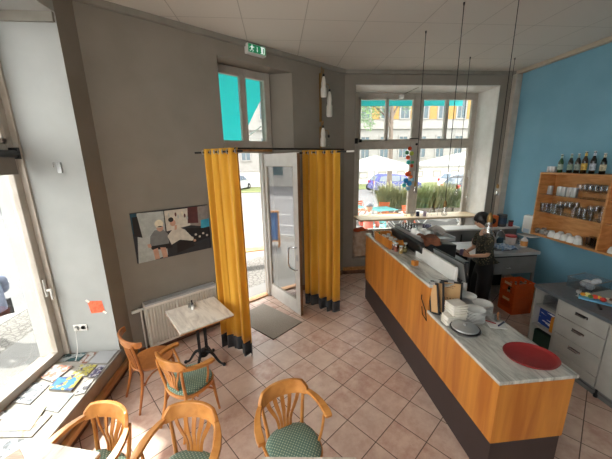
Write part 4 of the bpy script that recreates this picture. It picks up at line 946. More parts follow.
# paper pile / folded cloth grey
t = MB().grid(lambda u, v: (2.16+.22*u, 3.72+.30*v, 1.535+.07*math.sin(PI*u)*math.sin(PI*v)+.02*math.sin(9*u+5*v)), 14, 14).build('grey_towel', mat('grey_towel_cloth', S_(170, 164, 158), .95, S_(140, 134, 130), 14), solid=.012, ang=180); tag(t, 'crumpled grey towel heaped on the back of the espresso machine', 'towel')
bt = mat('brown_cloth', S_(122, 74, 50), .95, S_(100, 58, 38), 14)
def clothp(u, v):
    x = 1.85+.22*u; s = v*.25
    if s < .16: y, z = 3.63-s, 1.565+.012*math.sin(8*u)
    else: y, z = 3.43-.01-.02*math.sin(6*u+2), 1.565-(s-.16)
    return (x+.02*math.sin(7*v), y, z+.01*math.sin(11*u+3*v))
t = MB().grid(clothp, 18, 18).build('brown_cloth', bt, solid=.010, ang=180); tag(t, 'brown cloth hanging over the near end of the espresso machine', 'cloth')
# grey appliance (grinder drawer / bar fridge top) beside the machine
t = thing('knock_box_unit', 'grey boxy bar appliance with dark top beside the near end of the espresso machine', 'appliance', (2.32, 3.66, 0))
MB().box(-.22, .22, -.17, .30, 0, 1.17).build('housing', mat('appliance_grey', S_(112, 116, 122), .5), t, bevel=.01)
MB().box(-.23, .23, -.18, .31, 1.17, 1.20).build('dark_top', mat('appliance_top', S_(58, 72, 82), .35), t, bevel=.006)
MB().box(-.18, .18, -.176, -.170, .70, 1.10).box(-.10, .10, -.19, -.176, .96, .98).build('front_panel', mat('appliance_panel', S_(86, 90, 96), .45), t, bevel=.003)
# ================================================================ BACK BAR
grey_front = mat('grey_drawer_front', S_(128, 128, 126), .5)
dark_int = mat('dark_interior', S_(40, 38, 38), .8)
t = thing('sink_unit', 'grey steel sink counter with drawers behind the woman under the blue wall', 'counter', (3.2, 4.38, 0))
MB().box(0, 1.32, 0, .78, .90, .955).build('worktop', mat('worktop_pale', S_(186, 188, 190), .3, metal=.2), t, bevel=.004)
MB().box(.5, 1.28, .02, .04, .56, .87).build('drawer_front', grey_front, t, bevel=.004)
MB().box(.5, 1.28, .025, .04, .87, .90).build('rail', M['black_plastic'], t)
MB().tube([(.72, .02, .68), (.72, -.01, .68), (.79, -.01, .68), (.79, .02, .68)], .006).build('drawer_handle', M['steel'], t)
for x in (.02, .48, 1.27): MB().box(x, x+.035, .04, .075, 0, .90).build('leg', grey_front, t)
for x in (.02, 1.27): MB().box(x, x+.035, .68, .715, 0, .90).build('leg', grey_front, t)
MB().box(.05, .48, .10, .70, 0, .86).build('dark_box', dark_int, t, bevel=.004)  # near-black box filling the space under the worktop
MB().box(.03, 1.30, .74, .77, .0, .90).build('back_panel', dark_int, t)
mb = MB(); mb.tube([(.95, .60, .955), (.95, .60, 1.15), (.95, .57, 1.22), (.95, .48, 1.23), (.95, .42, 1.18)], .012, 10); mb.tube([(1.02, .60, .955), (1.02, .60, 1.0), (1.07, .60, 1.03)], .008)
mb.build('tap', M['chrome'], t)
MB().box(.60, 1.02, .14, .54, .9551, .9585).box(.62, .64, .16, .52, .9585, .962).build('sink_bowl', mat('bowl', S_(96, 98, 100), .3, metal=.6), t)
t = thing('back_shelf', 'white topped ledge running under the far window behind the bar', 'shelf', (2.9, 5.5, 0))
MB().box(0, 2.19, 0, .34, 1.085, 1.12).build('shelf_top', M['white_paint'], t, bevel=.004); MB().box(.03, 2.16, .04, .30, 0, 1.085).build('shelf_body', grey_front, t)
MB().box(.4, .42, .03, .045, .75, 1.0).box(.9, .92, .03, .045, .75, 1.0).build('panel_seams', M['black_plastic'], t)
def rootmesh(mb, name, m, loc, lab, cat, grp=None, rz=0, **k):
    o = mb.build(name, m, **k); o.location = loc; o.rotation_euler = (0, 0, rz); return tag(o, lab, cat, grp)
def boxthing(name, dims, m, loc, lab, cat, rz=0, lid=None):
    t = thing(name, lab, cat, loc, rz); a, b_, c = dims
    MB().box(-a/2, a/2, -b_/2, b_/2, 0, c).build('box_body', m, t, bevel=.004)
    if lid: MB().box(-a/2-.004, a/2+.004, -b_/2-.004, b_/2+.004, c-.02, c+.012).build('lid', lid, t, bevel=.004)
    return t
t = boxthing('carton', (.21, .16, .24), mat('orange_carton', S_(206, 104, 44), .7), (4.53, 5.66, 1.1205), 'orange cardboard carton with a dark round print on the back ledge behind the woman', 'carton', -.1)
T = Matrix.Translation((0, -.081, .13)) @ Matrix.Rotation(PI/2, 4, 'X'); MB().lathe([(.062, -.001), (.062, .001), (.001, .001)], (0, 0, 0), 24, T).build('dark_print', M['black'], t)
t = thing('metal_bucket', 'dark tin with bluish label on the back ledge next to the orange carton', 'tin', (4.76, 5.64, 1.1205))
MB().lathe([(.09, 0), (.095, .01), (.095, .25), (.098, .255), (.09, .255), (.09, .24), (.001, .24)], (0, 0, 0), 22).build('tin_body', mat('tin_dark', S_(80, 86, 92), .4, metal=.4), t)
MB().lathe([(.0965, .06), (.0965, .19)], (0, 0, 0), 22).build('label_band', mat('tin_label', S_(46, 70, 96), .6), t)
boxthing('red_bottle_cap_jar', (.06, .06, .12), M['red'], (4.93, 5.58, 1.1205), 'small red jar at the right end of the back ledge', 'jar', 0, M['black_plastic'])
t = thing('plastic_tub', 'white plastic tub with a red rim on the sink counter by the blue wall', 'tub', (4.36, 4.88, .9555))
MB().lathe([(.075, 0), (.09, .15), (.092, .155)], (0, 0, 0), 22).build('tub_body', mat('tub_white', S_(220, 206, 200), .5), t); MB().lathe([(.093, .145), (.097, .15), (.095, .175), (.001, .18)], (0, 0, 0), 22).build('lid', mat('tub_red', S_(176, 60, 58), .5), t)
t = thing('canister', 'white canister with an orange label at the right end of the sink counter', 'canister', (4.44, 4.66, .9555))
MB().lathe([(.05, 0), (.055, .01), (.055, .14), (.03, .17), (.022, .175), (.022, .20), (.001, .202)], (0, 0, 0), 18).build('canister_body', M['plate'], t); MB().lathe([(.0565, .03), (.0565, .12)], (0, 0, 0), 18).build('label_band', mat('can_label', S_(232, 160, 90), .6), t)
t = thing('clear_bag', 'crumpled clear plastic bag at the sink counter edge beside the canister', 'bag', (4.47, 4.82, .9555))
MB().ball((0, 0, .07), .07, 12, 1.0, .7, 1).build('film', M['clear_plastic'], t)
t = thing('blue_cloth', 'pale blue and white crumpled dishcloth on the sink counter beside the woman', 'cloth', (0, 0, 0))
MB().grid(lambda u, v: (3.86+.34*u, 4.46+.30*v, .965+.035*abs(math.sin(7*u+3*v))+.02*math.sin(13*v+2*u)), 20, 18).build('cloth', mat('dishcloth', S_(206, 216, 226), .9, S_(90, 130, 176), 22), t, solid=.006, ang=180)
t = thing('kettle', 'steel kettle with dark handle standing on the sink counter behind the cloth', 'kettle', (4.02, 4.94, .9555))
MB().lathe([(.08, 0), (.085, .02), (.075, .10), (.045, .16), (.02, .17), (.001, .172)], (0, 0, 0), 24).build('kettle_body', M['steel'], t); MB().tube(bz((-.06, 0, .14), (-.09, 0, .28), (.09, 0, .28), (.06, 0, .14), 10), .009).build('handle', M['black_plastic'], t)
MB().tube([(.07, 0, .07), (.12, 0, .13), (.135, 0, .15)], [.015, .010, .008]).build('spout', M['steel'], t)
t = boxthing('dark_bottle_box', (.18, .12, .10), mat('dark_teal_box', S_(40, 70, 90), .5), (4.2, 5.02, .9555), 'dark blue box at the back of the sink counter', 'box')
boxthing('red_snack_box', (.13, .09, .12), mat('red_white_box', S_(190, 66, 54), .6, S_(226, 210, 200), 30), (3.72, 4.95, .9555), 'small red and white box on the sink counter just left of the woman\'s chest', 'box', .3)
# dispenser
t = thing('towel_dispenser', 'white wall dispenser on the blue wall left of the glass cupboard', 'dispenser', (XB, 5.22, 1.05))
MB().box(-.13, 0, -.12, .12, .0, .37).build('housing', M['white_paint'], t, bevel=.03)
MB().box(-.132, -.12, -.07, .07, .02, .10).build('window', mat('disp_blue', S_(180, 196, 214), .3), t, bevel=.004)
MB().box(-.20, -.0, -.20, .13, -.045, -.025).build('drip_shelf', M['plate'], t, bevel=.006)

# orange crates
def crate(lab, loc, bottles):
    t = thing('bottle_crate', lab, 'crate', loc, math.radians(2), 'orange crates behind the bar'); a, b_, h = .36, .30, .27; w = .012
    mb = MB().box(0, a, 0, b_, 0, .012)
    for (x0, x1, y0, y1) in ((0, a, 0, w), (0, a, b_-w, b_), (0, w, w, b_-w), (a-w, a, w, b_-w)):
        mb.box(x0, x1, y0, y1, .012, .09); mb.box(x0, x1, y0, y1, h-.07, h)
        xm, ym = (x0+x1)/2, (y0+y1)/2
        if x1-x0 > .1:
            for c0, c1 in ((0, .05), (a-.05, a)): mb.box(c0, c1, y0, y1, .09, h-.07)
            mb.box(.05, a-.05, y0+(.004), y1-.004, .09, h-.07)
        else:
            for c0, c1 in ((w, .05), (b_-.05, b_-w)): mb.box(x0, x1, c0, c1, .09, h-.07)
    mb.build('crate_shell', M['orange_crate'], t, bevel=.003)
    mb = MB()
    for k in (1, 2, 3): mb.box(a*k/4-.002, a*k/4+.002, w, b_-w, .012, .17)
    for k in (1, 2): mb.box(w, a-w, b_*k/3-.002, b_*k/3+.002, .012, .17)
    mb.build('dividers', M['orange_crate'], t)
    MB().box(-.0008, .0, .08, .22, h-.055, h-.012).build('logo_patch', mat('crate_logo', S_(226, 190, 150), .6), t)
    return t
crate('lower orange plastic bottle crate standing on the tiles behind the bar', (3.79, 4.0, 0), 0)
cr = crate('upper orange plastic bottle crate stacked on the lower one, holding dark bottles', (3.79, 4.0, .273), 1)
def beer(name='beer_bottle', body=S_(50, 28, 14), label=S_(200, 190, 160), h=.26, lab='', grp=None, loc=(0, 0, 0), cap=None, tag_c=None):
    t = thing(name, lab, 'bottle', loc, 0, grp); r = .038 if h > .24 else .033
    MB().lathe([(.001, .003), (r*.9, 0), (r, .006), (r, h*.55), (r*.9, h*.62), (r*.5, h*.76), (r*.38, h*.82), (r*.38, h*.96), (r*.44, h*.965), (r*.42, h), (.001, h)], (0, 0, 0), 20).build('bottle_glass', mat('bottle_%d' % len(D.materials), body, .12, spec=.8), t)
    MB().lathe([(r+.0008, h*.16), (r+.0008, h*.46)], (0, 0, 0), 20).build('label', mat('label_%d' % len(D.materials), label, .6, tuple(c*.45 for c in label[:3])+(1,), 40), t)
    MB().lathe([(r*.42, h*.80), (r*.41, h*.93)], (0, 0, 0), 14).build('neck_foil', mat('foil_%d' % len(D.materials), tag_c or label, .4), t)
    MB().lathe([(r*.48, h*.975), (r*.48, h+.003), (.001, h+.005)], (0, 0, 0), 14).build('crown_cap', M['steel'] if cap is None else cap, t)
    return t
bb = beer(lab='dark beer bottle standing in the upper orange crate', grp='beer bottles in the orange crate', loc=(3.84, 4.05, .287), h=.235)
for k in range(1, 8): copy_tree(bb, (3.84+.088*(k % 4), 4.06+.095*(k//4), .287))

# low cabinet
t = thing('low_cabinet', 'pale grey low cabinet with dark grey worktop, open shelves and handled drawers', 'cabinet', (3.33, 1.3, 0))
cg = mat('cabinet_grey', S_(176, 174, 168), .5); cx, cyE = .77, 1.90
MB().box(-.02, cx, -.02, cyE+.02, .90, .94).build('worktop', mat('dark_grey_worktop', S_(96, 102, 108), .4, S_(88, 94, 100), 20), t, bevel=.004)
MB().box(.0, cx, 1.57, 1.59, .10, .90).box(0, cx, cyE-.02, cyE, .0, .90).box(cx-.02, cx, 0, cyE, .10, .90).box(0, cx, 1.59, cyE-.02, .10, .12).box(.01, cx, 1.59, cyE-.02, .66, .68).box(.01, cx, 1.59, cyE-.02, .38, .40).box(.02, cx, 0, 1.57, .12, .89).box(0, .02, 1.03, 1.57, .86, .90).build('carcass', cg, t, smooth=False)
MB().box(.06, cx, .0, cyE, 0, .10).box(.045, .06, 0, cyE, .0, .05).build('plinth', mat('plinth_grey', S_(130, 132, 132), .35, metal=.3), t)
def handle(parent, y, z):
    MB().tube([(0, y-.055, z), (-.028, y-.05, z-.004), (-.028, y+.05, z-.004), (0, y+.055, z)], .006, 8).box(-.006, -.001, y-.068, y+.068, z-.012, z+.018).build('handle', M['chrome'], parent)
for z0, z1 in ((.705, .888), (.475, .70), (.245, .47), (.12, .24)):
    d = MB().box(-.004, .02, 1.035, 1.565, z0, z1).build('drawer', cg, t, bevel=.003)
    if z0 > .2: handle(d, 1.30, (z0+z1)/2+.03)
for y0 in (.51, -.01):
    d = MB().box(-.004, .02, y0, y0+.515, .12, .888).build('cabinet_door', cg, t, bevel=.003)
    handle(d, y0+.08, .78)
mb = MB().lathe([(.02, 0), (.02, .03), (.012, .04), (.012, .10)], (.04, 1.03, 0), 12); mb.build('foot', M['black_plastic'], t)
# things on the cabinet shelves
boxthing('blue_carton', (.30, .20, .23), mat('royal_blue_box', S_(28, 66, 150), .5, S_(236, 236, 240), 5, (1, 1, 6), lo=.58, hi=.60), (3.56, 3.07, .40), 'blue and white carton on the middle open shelf of the low cabinet', 'carton')
boxthing('yellow_packet', (.24, .07, .20), mat('amber_packet', S_(220, 140, 36), .6), (3.48, 2.925, .40), 'amber yellow packet on the middle shelf, right of the blue carton', 'packet')
boxthing('clear_container', (.30, .22, .13), M['clear_plastic'], (3.55, 3.03, .68), 'clear plastic container on the top open shelf of the low cabinet', 'container')
boxthing('dark_green_crate', (.42, .24, .20), mat('dark_green_box', S_(28, 60, 50), .6), (3.58, 3.04, .12), 'dark green box at the bottom of the open cabinet shelves', 'box')
# things on worktop
def bin_(name, lab, c, a, b_, h, rz, m, cat='container'):
    t = thing(name, lab, cat, (c[0], c[1], .9405), rz); w = .004
    MB().box(-a, a, -b_, b_, 0, w).box(-a, -a+w, -b_, b_, w, h).box(a-w, a, -b_, b_, w, h).box(-a+w, a-w, -b_, -b_+w, w, h).box(-a+w, a-w, b_-w, b_, w, h).box(-a-.008, a+.008, -b_-.008, -b_, h-.006, h).box(-a-.008, a+.008, b_, b_+.008, h-.006, h).build('bin_body', m, t)
    return t
t = bin_('clear_box', 'large clear plastic box with bags inside at the back of the low cabinet worktop', (3.86, 3.02), .17, .14, .13, .2, M['clear_plastic'])
MB().ball((.0, .02, .05), .06, 12, .8, 1.5, 1).ball((.06, -.04, .09), .05, 10, .8, 1.6, .8).ball((-.06, -.05, .05), .045, 10, 1, 1.3, 1).build('white_bags', mat('plastic_bag', S_(226, 230, 234), .3, S_(180, 186, 192), 14), t)
t = boxthing('pale_lid_tray', (.34, .26, .05), mat('grey_lidded', S_(170, 166, 160), .5), (3.80, 2.70, .9405), 'flat pale grey lidded tray beside the clear box', 'tray', .15)
t = boxthing('stacked_tray', (.30, .22, .08), mat('grey_tray2', S_(150, 150, 148), .5), (3.88, 2.44, .9405), 'grey translucent tray further right at the back of the worktop', 'tray', .1)
t = thing('food_bag', 'blue and clear bag of colourful vegetables on the dark worktop', 'bag', (3.60, 2.70, .9405), -.95)
MB().box(-.15, .15, -.07, .07, 0, .02).build('blue_tray', mat('sky_blue', S_(110, 180, 220), .5), t, bevel=.008)
vegs = [S_(226, 150, 40), S_(240, 226, 150), S_(90, 120, 50), S_(214, 74, 50), S_(236, 196, 70), S_(200, 50, 40), S_(246, 238, 210), S_(110, 70, 50)]
for k, c in enumerate(vegs):
    o = MB().ball((0, 0, 0), .026+.006*(k % 2), 10, .8).build('vegetable', mat('veg_%d' % k, c, .5)); p = Vector((3.60, 2.70, 0))+Matrix.Rotation(-.95, 3, 'Z') @ Vector((-.12+.034*k, .025*math.sin(k*2.2), 0)); o.location = (p.x, p.y, .985)
    tag(o, ['orange', 'cream', 'green', 'red-orange', 'yellow', 'deep red', 'whitish', 'brown'][k]+' piece of vegetable in the blue tray on the low cabinet', 'vegetable', 'vegetables in the blue tray')
t = thing('egg_cup_glass', 'tiny steel cup standing left of the vegetable tray', 'cup', (3.52, 2.84, .9405)); MB().lathe([(.02, 0), (.006, .01), (.006, .03), (.024, .045), (.022, .075)], (0, 0, 0), 16).build('cup_body', M['steel'], t)
rootmesh(MB().box(-.06, .06, -.012, .012, 0, .02), 'black_peeler', M['black_plastic'], (3.47, 2.56, .9405), 'black handled peeler lying in front of the vegetable tray', 'peeler', rz=.9, bevel=.005)
t = thing('orange_basket', 'translucent orange plastic bowl with brown contents at the right edge of the worktop', 'bowl', (3.50, 2.33, .9405))
MB().lathe([(.085, 0), (.10, .02), (.115, .12), (.110, .12), (.095, .024), (.001, .012)], (0, 0, 0), 26).build('bowl_body', mat('amber_plastic', S_(206, 104, 44), .3, S_(180, 84, 30), 8), t)
MB().ball((0, 0, .075), .085, 14, .5).build('contents', mat('brown_food', S_(110, 60, 40), .8), t)
t = thing('white_ring', 'small white ring-shaped lid beside the orange bowl at the right edge', 'lid', (3.39, 2.20, .9405)); MB().lathe([(.025, 0), (.04, 0), (.04, .015), (.025, .015), (.025, 0)], (0, 0, 0), 20).build('ring', M['plate'], t)

# ---------------- glass cupboard on the blue wall
t = thing('wall_cupboard', 'open pine wall cupboard with glass shelves on the blue wall', 'cupboard', (4.78, 3.0, 1.13))
W_ = .32; YL = 1.92; HH = 1.16
MB().box(0, W_, 0, YL, 0, .03).box(0, W_, 0, YL, HH-.03, HH).box(0, W_, YL-.025, YL, .03, HH-.03).box(0, W_, 0, .025, .03, HH-.03).box(0, W_, .735, .765, .03, HH-.03).build('carcass', M['shelfwood'], t, bevel=.002)
MB().box(W_-.012, W_-.002, .025, YL-.025, .03, HH-.03).build('back_board', M['shelfwood'], t, smooth=False)
MB().box(.02, W_-.02, .025, .735, .43, .45).box(.02, W_-.02, .025, .735, .78, .80).build('wooden_shelf', M['shelfwood'], t, smooth=False)
gs = glassmat('shelf_glass', (.86, .93, .90, 1), 1, .05)
for z in (.452, .772): MB().box(.02, W_-.015, .767, YL-.027, z-.003, z+.004).build('glass_shelf', gs, t, smooth=False)
ZS = (1.1605, 1.5865, 1.9065, 2.2905)
# bottles on top
bl = [(4.70, S_(30, 62, 34), S_(170, 190, 176), .265, 'slim dark green bottle, first from the left on top of the cupboard'),
      (4.53, S_(34, 34, 26), S_(150, 170, 150), .27, 'dark bottle with a grey-green label, second from the left on the cupboard'),
      (4.41, S_(38, 32, 24), S_(160, 176, 166), .27, 'dark bottle with a pale grey label, third from the left on the cupboard'),
      (4.30, S_(56, 34, 14), S_(226, 190, 90), .30, 'brown bottle with a yellow label on top of the cupboard'),
      (4.17, S_(30, 26, 24), S_(196, 206, 220), .30, 'dark bottle with a silvery-white label, second from the right on the cupboard'),
      (4.02, S_(34, 28, 22), S_(206, 200, 170), .27, 'dark bottle with a round cream label, rightmost on top of the cupboard')]
for y, b_, l_, h, lab in bl: beer('beer_bottle', b_, l_, h*1.15, lab, 'bottles on top of the wall cupboard', (4.93, y, ZS[3]))
mg = None
def mug(h=.085, r=.04): return MB().lathe([(r*.95, 0), (r, .004), (r, h), (r*.93, h), (r*.92, .008), (.001, .006)], (0, 0, 0), 20)
for k, (y, z, s) in enumerate(((4.86, ZS[3], 0), (4.79, ZS[3], 1), (4.78, ZS[2], 2), (4.60, ZS[2], 3), (4.52, ZS[2], 4), (4.42, ZS[2], 5), (4.34, ZS[2], 6))):
    labs = ['steel tumbler at the far left on top of the cupboard', 'second steel tumbler on top of the cupboard, beside the green bottle', 'leftmost steel tumbler on the upper glass shelf', 'steel tumbler second from left on the upper glass shelf', 'steel tumbler third from left on the upper glass shelf', 'steel tumbler fourth from left on the upper glass shelf', 'rightmost steel tumbler on the upper glass shelf']
    loc = (4.90, y, z)
    if mg is None: mg = mug(.10, .042).build('steel_tumbler', M['steel']); mg.location = loc; tag(mg, labs[k], 'tumbler', 'steel tumblers at the wall cupboard')
    else:
        c = copy_tree(mg, loc, 0, labs[k]); c.scale = (1, 1, 1.0 if k < 2 else 1.45)
# glasses
def wineglass(): return MB().lathe([(.036, 0), (.034, .003), (.004, .010), (.004, .08), (.022, .10), (.042, .14), (.042, .18), (.035, .22), (.034, .22), (.040, .18), (.040, .142), (.001, .105)], (0, 0, 0), 16)
def tumbler(): return MB().lathe([(.029, 0), (.037, .15), (.0355, .15), (.028, .008), (.001, .007)], (0, 0, 0), 16)
wg = tm = None
for y in (4.24, 4.16, 4.08, 4.0, 3.92, 3.84):
    for x in (4.86, 5.0):
        loc = (x, y, ZS[2])
        if wg is None: wg = wineglass().build('wine_glass', M['thin_glass']); wg.location = loc; tag(wg, 'stemmed glass on the upper glass shelf right of the steel tumblers', 'glass', 'wine glasses on the upper shelf')
        else: copy_tree(wg, loc)
for j, y in enumerate([4.84-.083*i for i in range(13)]):
    for x in (4.86, 4.99):
        loc = (x, y, ZS[1])
        if (j in (4, 5, 6, 10, 11)):
            c = copy_tree(wg, loc, 0, 'stemmed glass on the lower glass shelf', 'wine glasses on the lower shelf')
        elif tm is None: tm = tumbler().build('tumbler_glass', M['thin_glass']); tm.location = loc; tag(tm, 'straight clear tumbler on the lower glass shelf', 'glass', 'tumblers on the lower shelf')
        else: copy_tree(tm, loc)
cup0 = None
cl = ['first white cup from the left, front row of the cupboard floor', 'second white cup from the left, front row of the cupboard floor', 'third white cup, middle of the front row of the cupboard floor', 'fourth white cup in the front row of the cupboard floor', 'fifth white cup, rightmost of the front row, leaning large', 'left white cup in the back row of the cupboard floor', 'middle white cup in the back row of the cupboard floor', 'right white cup in the back row of the cupboard floor']
for k, (x, y) in enumerate(((4.86, 4.56), (4.86, 4.44), (4.86, 4.33), (4.86, 4.21), (4.86, 4.09), (4.99, 4.52), (4.99, 4.38), (4.99, 4.22))):
    if cup0 is None:
        cup0 = MB().lathe([(.062, 0), (.061, .012), (.056, .055), (.038, .092), (.026, .102), (.001, .104)], (0, 0, 0), 20).build('white_cup', M['plate']); cup0.location = (x, y, ZS[0]); tag(cup0, cl[k], 'cup', 'upturned white cups in the cupboard')
    else: copy_tree(cup0, (x, y, ZS[0]), 0, cl[k])
for k in range(8): copy_tree(tm, (4.86+.12*(k % 2), 4.0-.065*(k//2), ZS[0]), 0, 'clear glass on the cupboard floor right of the white cups', 'glasses on the cupboard floor')
pbb = None
dk = mat('dark_pottery', S_(92, 74, 70), .4, S_(190, 186, 180), 30)
for k, (x, y, m) in enumerate(((4.86, 4.86, dk), (4.98, 4.84, dk), (4.86, 4.67, dk), (4.98, 4.70, M['plate']), (4.88, 4.76, M['plate']))):
    lab = ['dark patterned cup stack at the front left corner of the cupboard floor', 'dark patterned cup stack at the back left of the cupboard floor', 'dark patterned cup stack just left of the white cups', 'pile of white saucers behind the dark cups', 'pile of white saucers between the dark cups'][k]
    t = thing('cup_stack' if m is dk else 'saucer_pile', lab, 'crockery', (x, y, ZS[0]))
    if m is dk: MB().lathe([(.025, 0), (.042, .05), (.040, .05), (.024, .006)], (0, 0, 0), 16).build('lower_cup', m, t); MB().lathe([(.025, .03), (.042, .09), (.040, .09), (.024, .036), (.001, .036)], (0, 0, 0), 16).build('upper_cup', m, t)
    else:
        for q in range(6): MB().lathe([(.03, .012*q), (.055, .012*q+.012), (.056, .012*q+.014), (.03, .012*q+.004), (.001, .012*q+.003)], (0, 0, 0), 20).build('saucer', m, t)
for k, (x, y, z) in enumerate(((4.88, 3.60, 1.1605), (4.88, 3.45, 1.1605))): copy_tree(cup0, (x, y, z), 0, ['small white cup in the right compartment of the cupboard, nearer the divider', 'small white cup in the right compartment of the cupboard, farther from the divider'][k])

# ================================================================ PENDANTS
def pendant(lab, x, y, zb, s=1.0):
    t = thing('pendant_lamp', lab, 'lamp', (x, y, ZC), 0, 'bare bulb pendants over the bar'); h = ZC-zb
    MB().lathe([(.008, -.03), (.012, -.0), (.001, 0)], (0, 0, 0), 12).build('ceiling_hook', M['black_plastic'], t)
    MB().tube([(0, 0, -.01), (0, 0, -h+.20*s)], .0045, 6).build('cord', M['darkcord'], t)
    MB().lathe([(.019*s, -h+.120*s), (.021*s, -h+.13*s), (.020*s, -h+.165*s), (.014*s, -h+.185*s), (.006*s, -h+.20*s)], (0, 0, 0), 16).build('brass_socket', M['brass'], t)
    g = MB().lathe([(.001, -h), (.022*s, -h+.004*s), (.035*s, -h+.022*s), (.036*s, -h+.045*s), (.026*s, -h+.09*s), (.020*s, -h+.125*s)], (0, 0, 0), 20).build('bulb', M['bulb_glass'], t)
    MB().tube([(-.008*s, 0, -h+.12*s), (-.016*s, 0, -h+.03*s), (0, 0, -h+.07*s), (.016*s, 0, -h+.03*s), (.008*s, 0, -h+.12*s)], .0014, 5).build('filament', M['brass'], g)
pendant('leftmost bare bulb pendant, hanging in front of the window centre mullion', 2.136, 4.352, 2.05, .9)
pendant('bare bulb pendant hanging over the espresso machine, second from the left', 2.198, 3.60, 1.82, 1.05)
pendant('bare bulb pendant farthest back, in front of the right window pane', 3.468, 5.338, 1.86, 1.0)
pendant('nearest and largest bare bulb pendant, its bulb in front of the woman\'s head', 2.744, 3.45, 1.545, 1.65)
pendant('bare bulb pendant furthest right, beside the blue wall corner', 4.333, 5.357, 1.83, 1.15)
# cable conduit on far lintel
t = thing('cable_conduit', 'thin vertical cable conduit on the lintel above the far window', 'conduit', (2.42, YW, 4.03)); MB().box(-.012, .0, -.012, 0, .0, .235).box(.03, .04, -.012, 0, 0, .235).build('conduit', M['crown'], t)

# ================================================================ WINDOW THINGS
t = thing('bauble_mobile', 'string of coloured paper balls hanging at the middle of the far window', 'mobile', (3.07, 6.62, 2.95))
MB().tube([(0, 0, .0), (.0, 0, -1.12)], .002, 5).build('string', M['darkcord'], t)
cs = {'r': S_(232, 92, 50), 'g': S_(90, 176, 130), 'y': S_(206, 216, 90), 'b': S_(40, 150, 206), 'o': S_(240, 130, 60), 't': S_(60, 190, 190), 'l': S_(150, 206, 226)}
cm = {k: mat('ball_'+k, v, .6, trans=.3) for k, v in cs.items()}
for x, z, r, k in ((-.01, 2.80, .045, 'r'), (-.07, 2.71, .045, 'g'), (.05, 2.69, .05, 'y'), (-.03, 2.60, .05, 'r'), (-.01, 2.49, .05, 't'), (.08, 2.49, .035, 'g'), (.05, 2.41, .04, 'r'), (-.03, 2.22, .055, 'r'), (.02, 2.24, .05, 'o'), (.05, 2.16, .04, 'o'), (-.05, 2.07, .06, 'b'), (.04, 2.0, .06, 'b'), (.10, 2.09, .045, 'l'), (-.08, 1.96, .05, 't'), (.02, 1.88, .05, 'l')):
    MB().ball((x, (r*5 % .05)-.02, z-2.95), r, 14).build('paper_ball', cm[k], t)
# paper bag
t = thing('paper_bag', 'crumpled pale paper sack with an orange liner on the low window ledge', 'bag', (1.87, 6.44, .361))
def bagp(u, v):
    a = 2*PI*u; r = .20+.018*math.sin(5*a+6*v)+.012*math.sin(11*a+9*v); e = .75
    c, s = math.cos(a), math.sin(a)
    return (math.copysign(abs(c)**e, c)*r, math.copysign(abs(s)**e, s)*r*.72, v*.60+.01*math.sin(4*a))
MB().grid(bagp, 40, 14).build('sack', mat('paper_sack', S_(206, 184, 164), .9, S_(184, 154, 130), 9), t, solid=.004, ang=180)
MB().ball((0, 0, .57), .165, 16, .55, 1, .72).ball((.05, .02, .62), .07, 10, .8).build('orange_liner', mat('orange_liner', S_(222, 96, 40), .6, S_(190, 70, 26), 10), t)
# on the bar board
t = thing('straw_jar', 'glass jar with straws on the window board behind the coffee machine', 'jar', (3.13, 6.45, 1.246))
MB().lathe([(.04, 0), (.042, .10), (.040, .10), (.038, .006), (.001, .006)], (0, 0, 0), 16).build('jar_glass', M['thin_glass'], t)
for a in range(5): MB().tube([(.01*math.cos(a*1.3), .01*math.sin(a*1.3), .01), (.07*math.cos(a*1.3), .05*math.sin(a*1.3), .20)], .003, 5).build('straw', M['paper'], t)
for k, (x, y, lab) in enumerate(((3.26, 6.42, 'dark blue glass tealight holder on the window board'), (3.42, 6.40, 'pale mauve cup on the window board beside the blue holder'), (3.0, 6.50, 'small clear glass at the left of the straw jar'))):
    rootmesh(mug(.11, .04), ['tealight_holder', 'mauve_cup', 'small_glass'][k], [mat('navy_glass', S_(40, 46, 84), .2), mat('mauve', S_(196, 180, 206), .4), M['thin_glass']][k], (x, y, 1.246), lab, 'cup')
t = thing('metal_rack', 'thin bright wire rack standing on the window board', 'rack', (3.60, 6.42, 1.246)); MB().tube([(-.10, 0, 0), (-.02, 0, .22), (0, 0, 0)], .004).tube([(.0, .0, .12), (.14, 0, .14), (.20, 0, .26)], .004).tube([(.16, 0, 0), (.12, 0, .14)], .004).build('wire', M['steel'], t)
# ================================================================ PEOPLE
def skinned(joints, edges, root, sub=2):
    me = D.meshes.new('tmp'); names = list(joints); idx = {n: i for i, n in enumerate(names)}
    me.from_pydata([joints[n][0] for n in names], [(idx[a], idx[b]) for a, b in edges], []); me.update()
    o = D.objects.new('tmp', me); COL.objects.link(o)
    sk = o.modifiers.new('s', 'SKIN'); sk.use_smooth_shade = True; sk.branch_smoothing = .6
    sv = me.skin_vertices[0].data
    for n in names:
        r = joints[n][1]; sv[idx[n]].radius = (r if isinstance(r, tuple) else (r, r)); sv[idx[n]].use_root = (n == root)
    s = o.modifiers.new('u', 'SUBSURF'); s.levels = sub; s.render_levels = sub
    dg = bpy.context.evaluated_depsgraph_get(); ev = o.evaluated_get(dg); m2 = D.meshes.new_from_object(ev)
    vs = [tuple(v.co) for v in m2.vertices]; fs = [tuple(p.vertices) for p in m2.polygons]
    D.objects.remove(o); D.meshes.remove(me); D.meshes.remove(m2)
    return vs, fs
